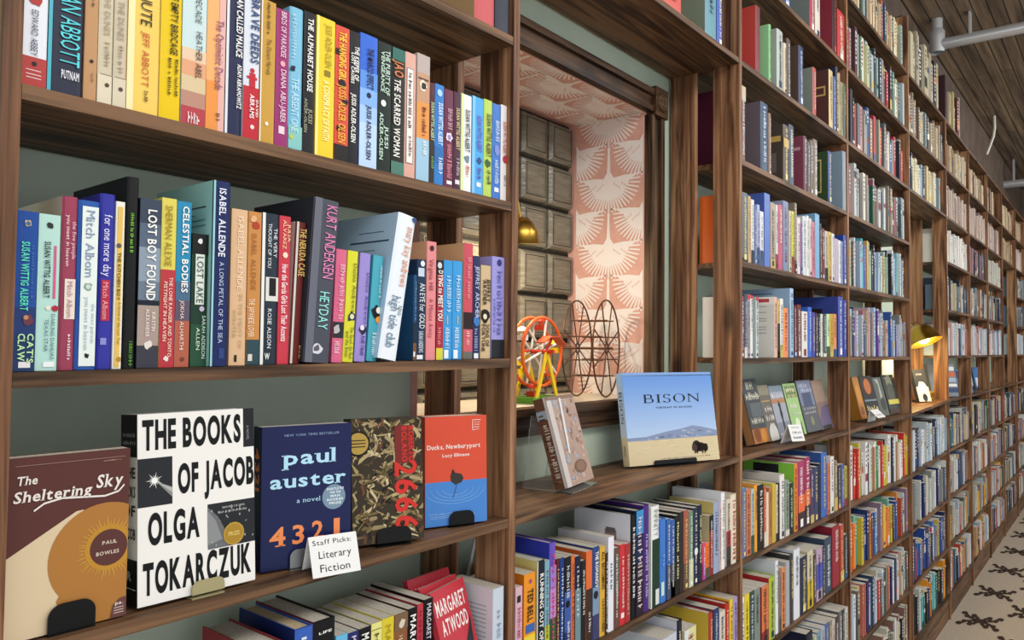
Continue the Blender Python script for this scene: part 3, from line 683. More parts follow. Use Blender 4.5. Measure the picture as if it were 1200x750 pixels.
# ------------------------------------------------------------------ nearest bay, upper shelf
G1 = 'books on the nearest upper shelf'
row('A0', 'A1', 'L1', 'nearest upper shelf', G1, [
 (24, 55.5, -.228, '#e4e8f0', 'white paperback with red foot and red ball', dict(b=[(67, 120, '#b23f3b')], c=[(43, 1, 9, '#b23a35'), (40, 75, 3, '#26222a')], t=[('EDWARD ABBEY', 36, 44, 12, 66, '#3c425c', '')], r=[(30, 48, 82, 83, '#f0d0d0'), (30, 48, 87, 88, '#f0d0d0'), (30, 48, 91, 92, '#f0d0d0')])),
 (56, 98, -.24, '#2a2e42', 'thick navy hardcover with teal lettering', dict(k='h', L='#4fb3c4', v=[(56, 60.5, '#4fb3c4')], t=[('MEGAN ABBOTT', 71, 94, -32, 78, '#56d2da', '')], ht=[('PUTNAM', 71, 92, 87, 91, '#e8e8f0')])),
 (99, 114.5, -.225, '#bd9064', 'tan kraft paperback with black dot', dict(c=[(107, 72, 2.2, '#1e1a18')], t=[('~12', 108, 111, -60, 8, '#5a4430'), ('~5', 106, 109, 86, 97, '#8a6a48')])),
 (115, 132, -.225, '#cdc2a6', 'cream paperback with faint grey title', dict(b=[(88, 130, '#dcd2b8')], c=[(125, 100, 2.6, '#5a3b38')], r=[(117, 131, 87.3, 88.2, '#a08870')], t=[('THE DUNES', 122, 129, -6, 42, '#a2957f', ''), ('~7', 122, 128, 50, 80, '#a2957f')])),
 (133, 148.5, -.225, '#c9bea4', 'second cream paperback with faint grey title', dict(b=[(92, 130, '#d6ccb2')], c=[(141, 105, 2.6, '#5a3b38')], r=[(134, 148, 91.3, 92.2, '#a08870')], t=[('THE DUNES', 138, 145, 2, 48, '#9a8c78', ''), ('~7', 138, 144, 54, 86, '#b09a88')])),
 (149, 187.5, -.24, '#f0cc62', 'thick pale yellow hardcover with red author', dict(k='h', v=[(149, 157, '#f8e6ae')], t=[('MINUTE', 165, 178, -22, 31, '#26221c', ''), ('JEFF ABBOTT', 166, 174, 38, 102, '#c4542c', ''), ('~4', 168, 173, 107, 120, '#6a5420')])),
 (188, 212, -.215, '#e6c400', 'bright yellow paperback with black title', dict(L='#f0dc80', t=[('THE EMPTY BIRDCAGE', 200, 208, -12, 65, '#3a3410'), ('~12', 204, 208, 70, 114, '#3a3410'), ('~9', 196, 200, 68, 112, '#5a4a10')])),
 (213, 241.5, -.22, '#c8dfe0', 'paperback with pale sky over red canyon', dict(b=[(58, 72, '#e6c8a8'), (72, 90, '#dfa47c'), (90, 108, '#d8c29a'), (108, 126, '#b88a78'), (126, 160, '#b4424a')], t=[('DECADE', 229, 236, -4, 28, '#50504c', ''), ('HEATHER ABEL', 229, 236, 38, 93, '#40403c', '')], ht=[('~4', 217, 233, 134, 143, '#f0dcdc')])),
 (242, 263.5, -.215, '#f0b070', 'orange and peach paperback with lilac title', dict(v=[(256, 264, '#e2b2a8')], b=[(96, 170, '#e89448')], t=[('The Optimistic Decade', 252, 261, 24, 106, '#8a4a72', ''), ('~3', 252, 257, 133, 142, '#7a4a28')])),
 (264.5, 285, -.225, '#22284a', 'navy hardcover with bold white title', dict(k='h', v=[(264, 267.5, '#dfe3ea')], t=[('A MAN CALLED MALICE', 277, 284, -32, 68, WT), ('ADAM ABRAMOWITZ', 277, 282, 76, 128, WT)])),
 (285.5, 304, -.22, '#d8dee8', 'white paperback with red foot and soldier', dict(b=[(102, 170, '#bf2836')], r=[(292, 299, 86, 103, '#bf2836'), (289, 301, 90, 93, '#bf2836')], c=[(295.5, 83, 2.6, '#bf2836'), (295, 149, 2.4, '#f0d8d8')], t=[('BRAVE DEEDS', 294, 303, -2, 75, '#2c4a78'), ('DAVID', 299, 303, 118, 138, '#f4e8e8'), ('ABRAMS', 292, 297, 111, 139, '#f4e8e8')])),
 (305, 322.5, -.22, '#c79a40', 'mustard paperback with small dark title', dict(v=[(304, 306.5, '#ece6d8')], t=[('~14', 313, 317, -40, 40, '#4e3c1c'), ('The Distant Marvels', 312, 317, 46, 88, '#5a4420', '')], c=[(312, 145, 2, '#f6f0e0')])),
 (323, 338.5, -.215, '#98306e', 'magenta paperback with white title', dict(t=[('BIRDS OF PARADISE', 329, 335, -4, 68, '#f0dce8', ''), ('DIANA ABU-JABER', 328, 334, 82, 144, '#f0dce8', '')], c=[(331, 75, 3, '#e0a8b0')], r=[(326, 333, 148, 157, '#e8d0dc')])),
 (339, 355, 9, '#7cbcd8', 'light blue hardcover with a small bird', dict(k='h', b=[(148, 175, '#86c4c0')], t=[('~13', 342, 347, 17, 70, '#aedaec'), ('THE ABSENT ONE', 341, 349, 92, 155, '#c8e8f4', '')], c=[(343, 80, 3.4, '#1a2230'), (341, 160, 2.5, '#b8c860')])),
 (355.5, 369, 14, '#191b20', 'black paperback with condensed white title', dict(t=[('THE ALPHABET HOUSE', 360, 366, 22, 108, WT), ('ADLER-OLSEN', 355, 359, 115, 155, '#9a9a80'), ('JUSSI', 360.5, 365, 128, 145, '#9a9a80')])),
 (370, 392, 21, '#efd032', 'thick yellow paperback with white title', dict(v=[(370, 373, '#f7ea8c')], t=[('JUSSI ADLER-OLSEN', 381, 388, 30, 80, '#93820e', ''), ('A CONSPIRACY OF FAITH', 378, 385, 95, 165, '#fff4ac')], r=[(380, 387, 83, 90, '#8a7a20')])),
 (392.5, 409, 31, '#d6523c', 'red paperback with black scrawl and yellow title', dict(b=[(170, 195, '#201c1c')], c=[(396, 60, 4, '#1e1a1a'), (400, 98, 5, '#1e1a1a'), (397, 150, 4, '#1e1a1a'), (404, 120, 4, '#1e1a1a')], t=[('THE HANGING GIRL', 397, 405, 38, 95, '#f0d040'), ('JUSSI ADLER OLSEN', 396, 404, 100, 168, '#e8b03a')])),
 (409.5, 421, 37, '#1b1d22', 'black paperback with white two-line title', dict(t=[('THE KEEPER OF', 415, 420, 55, 95, WT), ('LOST CAUSES', 411, 414.5, 62, 98, WT), ('JUSSI ADLER-OLSEN', 411, 416, 110, 167, WT)])),
 (421.5, 442, 41, '#3468d4', 'blue to white paperback with navy title', dict(b=[(84, 105, '#5c92e4'), (105, 125, '#84b2ee'), (125, 145, '#a4c8f2'), (145, 205, '#bcd6f4')], t=[('THE MARCO EFFECT', 430, 437, 57, 105, '#141e48'), ('JUSSI ADLER-OLSEN', 429, 434, 124, 187, '#141e48')], c=[(432, 112, 2.6, '#141e48')])),
 (442.5, 458.5, 50, '#12241f', 'dark green paperback with pale green title', dict(t=[('THE PURITY OF', 451, 456, 60, 112, '#c0dccc'), ('VENGEANCE', 446, 450, 60, 108, '#c0dccc'), ('ADLER-OLSEN', 444, 448, 132, 187, '#c0dccc'), ('JUSSI', 450, 454, 148, 174, '#c0dccc')], c=[(449, 121, 3, '#e8efe8')])),
 (459, 474, 57, '#1d211f', 'black paperback with green head and orange initials', dict(b=[(50, 71, '#2f6a60'), (190, 215, '#4a7a6a')], t=[('THE SCARRED WOMAN', 461, 468, 93, 184, '#e8e8e0'), ('JAO', 462, 472, 72, 91, '#d07a4a')])),
 (474.5, 487, 62, '#d8a898', 'pink paperback with white title panel', dict(r=[(476, 484, 80, 192, '#8a7a74'), (476.6, 483.4, 81, 191, '#efeae4')], t=[('~16', 478, 482, 86, 150, '#6a5e5a'), ('~6', 478, 482, 160, 184, '#8a7e7a')])),
 (488, 503, 64, '#bda896', 'paperback showing an eye over orange and blue', dict(L='#cfc4bc', b=[(64, 86, '#b6a8a2'), (86, 120, '#c09676'), (120, 163, '#e0954a'), (163, 215, '#9cc4dc')], c=[(496, 101, 5, '#ecdccc'), (496, 101, 3.4, '#2a2020')], r=[(490, 502, 92, 94, '#4a3428')], t=[('~9', 494, 499, 124, 160, '#8a4a2a'), ('~5', 495, 499, 166, 182, '#f4fafa')])),
 (503.3, 509, 97, '#5a1f2a', 'slim dark red paperback with green lettering', dict(b=[(112, 165, '#4a1c26'), (165, 215, '#2e2620')], t=[('SUSAN WITTIG ALBERT', 504.5, 508, 120, 165, '#b8d8a0'), ('~6', 504.5, 508, 182, 198, '#7ab070')])),
 (509.5, 520, 99, '#2f7cc8', 'blue small paperback with pale blue lettering', dict(b=[(172, 192, '#286ab0')], t=[('SUSAN WITTIG ALBERT', 513, 518, 121, 170, '#dcf0ff'), ('~7', 513, 518, 184, 204, '#e4f0ff')], c=[(515, 109, 3, '#a8d4f0')])),
 (520.5, 531, 105, '#672c48', 'plum small paperback with white round seal', dict(c=[(526, 161, 4.2, '#ece4f4'), (526, 161, 2.2, '#a088b8')], t=[('~13', 524, 530, 128, 152, '#d8a8b8'), ('~14', 523, 529, 170, 210, '#e08898')], r=[(523, 529, 212, 216, '#f0f0f0')])),
 (531.5, 539.5, 108, '#482238', 'dark plum small paperback with gold lettering', dict(t=[('SUSAN WITTIG ALBERT', 534, 538, 127, 176, '#dcc090'), ('~6', 534, 538, 186, 206, '#c8b0c0')], r=[(533, 538, 211, 216, '#e8e0e8')])),
 (540, 552.5, 111, '#e8ecec', 'white and lime small paperback with black lettering', dict(v=[(540, 543, '#d8e8a0')], t=[('SUSAN WITTIG ALBERT', 545, 550, 129, 178, '#22282a'), ('~7', 545, 550, 194, 208, '#d07838')], c=[(547, 186, 3.4, '#6a8a9a')])),
 (553, 566.5, 114, '#48a6e6', 'sky blue small paperback with purple lettering', dict(v=[(553, 556.5, '#7cc4f0')], t=[('SUSAN WITTIG ALBERT', 559, 564, 136, 178, '#7250b4'), ('~6', 559, 564, 196, 210, '#7250b4')], c=[(561, 188, 3.2, '#2a4a8a')], r=[(558, 563, 214, 219, '#f0f4f8')])),
 (567, 576.5, 117, '#b6d05e', 'lime green small paperback with black lettering', dict(t=[('SUSAN WITTIG ALBERT', 570, 575, 134, 184, '#34361c'), ('~7', 570, 575, 200, 216, '#34361c')], c=[(571.5, 192, 3.4, '#3a5a3a')])),
 (577, 586.5, 122, '#3f78c8', 'blue small paperback with pale lettering near post', dict(t=[('~13', 580, 585, 142, 166, '#d4e8f8'), ('~14', 579, 584, 188, 216, '#c8e0f4')], c=[(582, 176, 4, '#7a8ad0')], r=[(579, 584, 220, 225, '#f0f4f8')])),
 (587, 597.5, 124, '#e6e2e2', 'white small paperback with rust lettering', dict(t=[('SUSAN WITTIG ALBERT', 589.5, 594, 143, 182, '#b86a5a'), ('~6', 590, 594, 206, 218, '#8a7a7a')], c=[(592, 187, 3, '#b83a4a')])),
], seed=1)
# ------------------------------------------------------------------ nearest bay, middle shelf
G2 = 'books on the nearest middle shelf'
row('A0', 'A1', 'L2', 'nearest middle shelf', G2, [
 (17, 43, 247, '#1f4c9a', 'dark blue small paperback with teal lettering', dict(b=[(360, 395, '#243a70'), (395, 440, '#223c66')], c=[(33, 262, 5.5, '#d8b880'), (33, 262, 3, '#4a6a9a'), (32, 375, 8, '#6a3a4a'), (30, 372, 3, '#c08a6a')], r=[(21, 35, 424, 431, '#e8e8e8')], t=[('SUSAN WITTIG ALBERT', 24, 33, 283, 364, '#5cdcb8'), ("CAT'S", 31, 38, 391, 425, '#c0ecac'), ('CLAW', 20, 28, 391, 423, '#c0ecac'), ('~16', 36, 39, 288, 350, '#4a70b0')])),
 (43.5, 69, 251, '#b4dcd2', 'mint small paperback with pink diamond', dict(c=[(59, 264, 4.5, '#2a3030'), (56, 361, 4, '#e8e0d0'), (64, 361, 4.5, '#b02a3a')], r=[(62.6, 65.4, 288, 350, '#d85a8a'), (50, 63, 424, 430, '#eef4f2')], t=[('SUSAN WITTIG ALBERT', 51, 58, 283, 349, '#2a3838'), ('DARLING DAHLIAS', 58.5, 63, 368, 421, '#4a7078', ''), ('TEXAS STAR', 51, 55.5, 374, 412, '#4a7078', '')])),
 (71, 89.5, 230, '#9a4058', 'maroon hardcover with cream name panel', dict(k='h', L='#c8c4b4', d=.15, r=[(75, 87.5, 327, 374, '#e8dcd0')], t=[('the five people', 84, 88.5, 260, 304, '#ecc4cc', 's'), ('you meet in heaven', 77, 81.5, 252, 312, '#f2dce0', 's'), ('Mitch Albom', 78, 84, 330, 372, '#b88c94', 's'), ('~9', 78, 82, 392, 422, '#f4e4e8')])),
 (90, 115, 235, '#2a5aa8', 'blue hardcover with large white spine panel', dict(k='h', r=[(94, 113, 242, 429, '#e4eee8')], t=[('Mitch Albom', 100, 110, 247, 325, '#8496b8', 's'), ('you meet in heaven', 98, 103, 348, 410, '#a4b4c8', 's'), ('the next person', 106, 110, 356, 402, '#a4b4c8', 's')], c=[(103, 336, 5.5, '#8aa498'), (103, 336, 3, '#c8d8cc'), (101, 417, 3.4, '#22262a')])),
 (115.5, 133.5, 227, '#33359c', 'violet blue hardcover with red name panel', dict(k='h', d=.16, r=[(118, 128, 328, 376, '#b8304a'), (117, 124, 396, 404, '#8a8cd0')], t=[('for one more day', 121, 130, 252, 324, '#e8e8ff', 's'), ('Mitch Albom', 119.5, 125.5, 331, 374, '#f2b0b0', 's')])),
 (134, 144.5, 236, '#ecebdc', 'slim white paperback with yellow spine panel', dict(r=[(136, 141.5, 242, 430, '#e6bd5c')], c=[(139, 288, 3, '#5a5a50'), (138.5, 421, 3, '#b08a38')], t=[('THE KITCHEN BOY', 137, 140.5, 296, 352, '#6a561c'), ('A Novel of the Last Tsar', 137, 140.5, 354, 404, '#8a7430', '')])),
 (147, 161, 207, '#121513', 'tall black hardcover with green lettering', dict(k='h', L='#1c2026', d=.17, t=[('~14', 152, 156, 250, 296, '#7ac83a'), ('~9', 150, 154, 400, 430, '#5aa030')])),
 (162, 187, 233, '#2c3648', 'thick grey lake-photo paperback with white title', dict(L='#1c232e', b=[(233, 262, '#3a4658'), (262, 290, '#56667a'), (290, 330, '#8a98a8'), (330, 352, '#6a7888'), (352, 358, '#1d2430'), (358, 405, '#a8958c'), (405, 440, '#3c3c46')], c=[(173, 404, 5.5, '#e0d8d0')], t=[('LOST BOY FOUND', 172, 182, 246, 352, WT), ('KIRSTIN', 177, 181, 366, 388, '#e4d8d0'), ('ALEXANDER', 170, 174, 362, 395, '#e4d8d0')])),
 (188, 205.5, 232, '#dcd05c', 'yellow over red paperback', dict(L='#e0d878', b=[(316, 440, '#b83a42')], t=[('SHERMAN ALEXIE', 193, 201, 241, 312, '#97781c', ''), ('THE LONE RANGER AND TONTO', 196.5, 200.5, 325, 418, '#ecc8b8'), ('FISTFIGHT IN HEAVEN', 190.5, 194.5, 330, 400, '#ecc8b8')], c=[(194, 420, 3.4, '#f0dcd4')])),
 (206, 223, 236, '#2a8ab2', 'teal to rust paperback with white title', dict(b=[(330, 352, '#4a6a88'), (352, 376, '#5e5468'), (376, 440, '#b0604a')], t=[('CELESTIAL BODIES', 213, 220, 242, 343, WT), ('JOKHA ALHARTHI', 210, 214.5, 352, 410, '#ecd8c8', '')], c=[(213, 421, 2.6, '#7a4030')])),
 (224, 243, 274, '#1e3b2c', 'short dark green paperback with white title panel', dict(b=[(274, 298, '#1a1a1a'), (380, 440, '#26503a')], r=[(228.5, 239, 298, 357, '#dfe6dc')], c=[(234, 283, 3.6, '#e8e8e8'), (236, 362, 3, '#c8b8d0')], t=[('LOST LAKE', 230, 237.5, 301, 355, '#3a5a50', ''), ('SARAH ADDISON', 235.5, 239.5, 370, 420, '#d4e4d4', ''), ('ALLEN', 229, 233, 384, 410, '#d4e4d4', '')])),
 (247, 269, 212, '#1c2a5c', 'tall navy hardcover with pale aqua sides', dict(k='h', L='#9fd4cc', d=.165, y=.006, v=[(247, 250.5, '#9ad0d0')], Lr=[(.12, .8, .86, .868, '#3a4a50'), (.3, .8, .82, .826, '#6a8a88'), (.12, .8, .79, .796, '#6a8a88'), (.12, .8, .76, .766, '#6a8a88')], t=[('ISABEL ALLENDE', 256, 263.5, 221, 301, '#e2e6f4'), ('A LONG PETAL OF THE SEA', 255.5, 260.5, 307, 402, '#bccae6', '')], r=[(256, 262, 408, 420, '#31437c')])),
 (270, 289, 245, '#dcb68e', 'peach paperback with cream title', dict(t=[('ISABEL ALLENDE', 278, 284, 254, 340, '#f4dfc4', ''), ('IN THE MIDST OF', 279, 283, 345, 408, '#bfa67c', ''), ('WINTER', 272, 276, 362, 396, '#bfa67c', '')], r=[(274, 277, 416, 424, '#2a2622')])),
 (290, 305.5, 248, '#c88a4a', 'tan and orange paperback with red lips', dict(c=[(300, 264, 5.5, '#b4402e'), (297, 257, 4, '#e0b080')], b=[(398, 440, '#2e4a52')], t=[('ISABEL ALLENDE', 294, 299.5, 274, 340, '#a4682e', ''), ('THE JAPANESE LOVER', 290.5, 297, 350, 395, '#f2e0c6', '')], r=[(290, 295, 415, 423, '#d8d4c8')])),
 (306, 326.5, 250, '#27333f', 'slate hardcover with a small photo window', dict(k='h', L='#e4e4de', v=[(306, 309.5, '#e8e8e4')], r=[(311, 325.5, 325, 353, '#dcdcd6'), (315, 323, 326, 347, '#1a1a1c')], t=[('THE VERY', 320, 324, 268, 302, '#e6eaee', ''), ('THOUGHT OF YOU', 313.5, 317.5, 262, 314, '#e6eaee', ''), ('ROSIE ALISON', 312.5, 317, 362, 408, '#e6eaee', '')], ht=[('W', 309, 315, 414, 421, WT)])),
 (326, 339.5, 253, '#c83c4c', 'red paperback with cream lettering', dict(t=[('JULIA', 336.5, 340.5, 263, 284, '#f2d4a4', ''), ('ALVAREZ', 331, 335, 258, 292, '#f2d4a4', ''), ('How the Garcia Girls Lost Their Accents', 329, 335.5, 310, 400, '#f8e4e4')], c=[(334, 299, 3, '#f4dcc0')])),
 (345, 361, 260, '#6a2a28', 'brown red hardcover with gold title', dict(k='h', L='#dcdcd0', d=.15, tilt=2.2, px=(338.5, 351.5, 415), dx=6, t=[('THE NERUDA CASE', 350, 357.5, 268, 324, '#d8b464'), ('~3', 349, 353, 405, 420, '#c89a50')], v=[(340, 342.5, '#d4d2c6')])),
 (356, 385, 233, '#4a4d58', 'tall thick charcoal hardcover leaning to one side', dict(k='h', d=.17, y=.004, tilt=3.4, px=(356, 386, 415), dx=10, L='#34363e', v=[(357, 366, '#666a76')], t=[('KURT ANDERSEN', 380, 392, 241, 327, '#e684b8', ''), ('HEYDAY', 373, 384, 342, 386, '#96e4dc', '')], c=[(371, 408, 6.5, '#d4d4dc'), (371, 408, 4, '#5a5c68')])),
 (388.5, 405, 292, '#d8688c', 'pink small paperback, leaning', dict(tilt=2.0, px=(388.6, 401, 415), dx=4, b=[(377, 396, '#2c2c32')], c=[(394, 386, 5, '#b8b8b8')], t=[('~16', 397, 403, 310, 374, '#f4bccc'), ('~7', 391, 397, 400, 415, '#f4d0dc')])),
 (405, 424, 294, '#d8d834', 'lime yellow small paperback, leaning', dict(tilt=2.6, px=(401.5, 413.5, 415), dx=6, t=[('Donna Andrews', 412.5, 419.5, 309, 366, '#6e6e20', 's'), ('The Good, the Bad', 409, 413, 383, 420, '#3a3a20', ''), ('and the Emus', 404, 408, 388, 418, '#3a3a20', '')], c=[(412, 371, 5.5, '#2a2a50'), (412, 371, 2.5, '#e0e0b0')])),
 (424, 441, 297, '#9a8cd0', 'lavender small paperback, leaning', dict(tilt=3.2, px=(415.2, 427.5, 415), dx=8, t=[('Donna Andrews', 427.5, 434.5, 320, 380, '#4a3a84', 's'), ('~10', 422, 427, 394, 416, '#4a3a84')], c=[(425, 386, 5, '#2c2440'), (424, 384, 2.5, '#e8e0f0')])),
 (438, 457, 300, '#4aa8ba', 'turquoise small paperback with a penguin, leaning', dict(tilt=4.0, px=(429.6, 441.2, 415), dx=10, t=[('~13', 444, 450, 312, 350, '#c4ecf0'), ('~10', 435, 440, 390, 416, '#e4f4f4')], c=[(443, 366, 6.5, '#16181c'), (445, 364, 3, '#f4f0e4'), (444, 375, 3, '#f0a030')])),
 (447, 495, 253, '#e6eef6', 'tall white hardcover leaning well over', dict(k='h', d=.17, y=.002, tilt=9.6, px=(443.5, 465, 418), dx=26, L='#b6d4ea', t=[('mary kay andrews', 472, 482, 266, 338, '#d88e60', 's'), ('high tide club', 455, 465, 346, 408, '#5e7e94', 's'), ('the', 466, 471, 358, 370, '#5e7e94', 's')], Lr=[(.10, .72, .80, .812, '#38506a'), (.2, .6, .87, .876, '#5a7890'), (.3, .9, .74, .745, '#5a7890')], c=[(487, 259, 3.4, '#2a4a7a')])),
 (484.5, 488.2, 322, '#1f4c74', 'dark blue paperback beside the leaning white one', dict(b=[(378, 402, '#1a2a3a'), (402, 440, '#7a5030')], r=[(479, 486, 412, 418, '#e8e8e0')], t=[('~12', 480, 485, 330, 376, '#7aa4c4')])),
 (488.5, 498.5, 304, '#16304e', 'navy small paperback with white title', dict(r=[(490, 497, 314, 324, '#c4d4e4'), (488, 495, 416, 421, '#e8ecf0')], t=[('AN EYE for GOLD', 491, 497, 332, 385, '#eef2f6', 's'), ('SARAH ANDREWS', 490, 495, 388, 413, '#c8d4e0')], c=[(495, 309, 2.5, '#e8eef4')])),
 (500, 511, 283, '#e08a8e', 'salmon pink paperback with dark red script', dict(L='#d8a27c', d=.135, t=[('Virginia Hill', 502.5, 507.5, 304, 340, '#8e3e46', ''), ('A Minute Away', 502, 507, 350, 396, '#a85058', '')], c=[(506, 291, 2.4, '#3a2024')])),
 (511.5, 519.5, 305, '#271818', 'slim black and red paperback with white title', dict(b=[(322, 408, '#a82a38'), (408, 440, '#d8d040')], t=[('DYING to MEET YOU', 513, 518, 317, 376, WT), ('~8', 512, 516, 384, 404, '#e89098')], c=[(515, 311, 2.6, '#d0d8dc')])),
 (520, 530, 305, '#3a98d8', 'sky blue small paperback with white script', dict(t=[('~12', 523, 528, 322, 366, '#c4e4f6'), ('~11', 521, 526, 384, 408, '#e4f2fa')], r=[(520, 525, 410, 420, '#e8f2f8'), (523.5, 524.5, 370, 380, '#f0c030')])),
 (530.5, 541.5, 306, '#3b9ada', 'second sky blue small paperback with white script', dict(t=[('~12', 534, 539, 323, 366, '#c4e4f6'), ('~11', 532, 537, 384, 408, '#e4f2fa')], r=[(531, 536, 410, 420, '#e8f2f8'), (535.5, 536.5, 370, 380, '#f0c030')])),
 (543.5, 554, 285, '#c84e5e', 'red paperback with a tan back cover', dict(L='#dcae80', d=.14, b=[(366, 386, '#2a1a1c'), (386, 412, '#cc5c68'), (412, 440, '#6a6a60')], t=[('~14', 547, 551.5, 302, 350, '#e89aa0'), ('~6', 545.5, 550, 388, 404, '#f0c8c8')])),
 (554.5, 562.5, 300, '#28305a', 'indigo small paperback with pale lettering', dict(t=[('JEFFREY ARCHER', 556.5, 561, 312, 373, '#ccd4ec', ''), ('~9', 555, 559, 384, 412, '#9aa8d0')], r=[(555, 560, 414, 420, '#e8ecf0')], c=[(558, 376, 4, '#3a78b8')])),
 (563.5, 575, 311, '#ccb28a', 'sand small paperback with black eagle', dict(c=[(568, 371, 5.5, '#15110e'), (568, 371, 2.2, '#e8d8c0')], t=[('JEFFREY', 570, 574, 327, 354, '#3e2e1c'), ('ARCHER', 565.5, 569.5, 328, 358, '#3e2e1c'), ('SONS OF', 568.5, 572.5, 380, 406, '#3e2e1c'), ('FORTUNE', 563.5, 567.5, 380, 412, '#3e2e1c')])),
 (576.5, 591, 301, '#9a96d8', 'lilac paperback with black foot', dict(L='#aca6e4', d=.13, b=[(398, 440, '#22242a')], t=[('~16', 582, 588, 318, 392, '#7a76bc'), ('~10', 578, 581, 350, 390, '#8a86c8')], c=[(585, 308, 2.6, '#3a3878')])),
], seed=2)
# ------------------------------------------------------------------ nearest bay, shelf under the face-out display
G3 = 'books on the shelf under the staff picks'
row('A0', 'A1', 'L4', 'shelf under staff picks', G3, [
 (297, 330, 757, '#96343a', 'grey-topped red hardcover', dict(k='h', d=.15)),
 (345, 366, 736, '#3a62b8', 'thick blue hardcover with tan page tops', dict(k='h', L='#1d2f6a', d=.16, pg='y', t=[('~6', 352, 360, 746, 800, '#e0e4f0')])),
 (366.5, 392, 727, '#15161a', 'thick black hardcover with white horizontal title', dict(k='h', L='#a02c34', d=.165, t=[('~3', 372, 378, 790, 815, WT)], ht=[('LIFE', 373, 388, 736, 744, WT), ('AFTER', 371, 388, 750, 757, WT), ('LIFE', 373, 388, 763, 770, WT)])),
 (393, 406.5, 744, '#6ab8e0', 'light blue paperback', dict()),
 (407, 419.5, 741, '#2a3068', 'indigo paperback', dict(t=[('MARGARET', 411, 416, 745, 800, '#d8d4e8')])),
 (420, 434, 736, '#17171a', 'black paperback with white lettering', dict(t=[('MARGARET', 423, 431, 742, 800, WT)])),
 (434.5, 447, 730, '#e6e08a', 'pale yellow paperback', dict(t=[('~10', 438, 443, 742, 810, '#5a5830')], r=[(435, 446.5, 737, 738, '#8a8640')])),
 (447.5, 461, 724, '#d8c838', 'golden yellow paperback', dict(t=[('MARGARET', 451, 457, 732, 810, '#b89a20', '')])),
 (461.5, 477, 719, '#8a5a38', 'brown paperback with a cover figure', dict(b=[(719, 738, '#7a6048')], c=[(471, 730, 4, '#d8cbb8')], t=[('~12', 466, 471, 742, 800, '#d8b898')])),
 (477.5, 488, 713, '#121214', 'slim black paperback with bold white name', dict(t=[('MARGARET', 480, 486, 720, 790, WT)])),
 (488.5, 495.5, 708, '#b83a48', 'slim crimson paperback', dict(t=[('~13', 490.5, 493.5, 716, 790, '#8a2030')])),
 (496, 507, 702, '#101014', 'black paperback with spaced white name', dict(t=[('MARGARET ATWOOD', 499, 504, 707, 790, '#e8e8f0', '')])),
 (577.5, 590, 689, '#c6d2de', 'white paperback beside the post', dict(L='#e2e6ee', d=.12, y=.006, h_=0, Lr=[(.15, .85, z, z+.008, '#9aa0ac') for z in (.82, .78, .74, .70, .66, .62, .57, .53, .49, .45, .41)] + [(.7, .82, .90, .935, '#b04048')], t=[('~14', 582, 586, 712, 800, '#8a98b0')])),
], parts=True, yo=.03, seed=3)
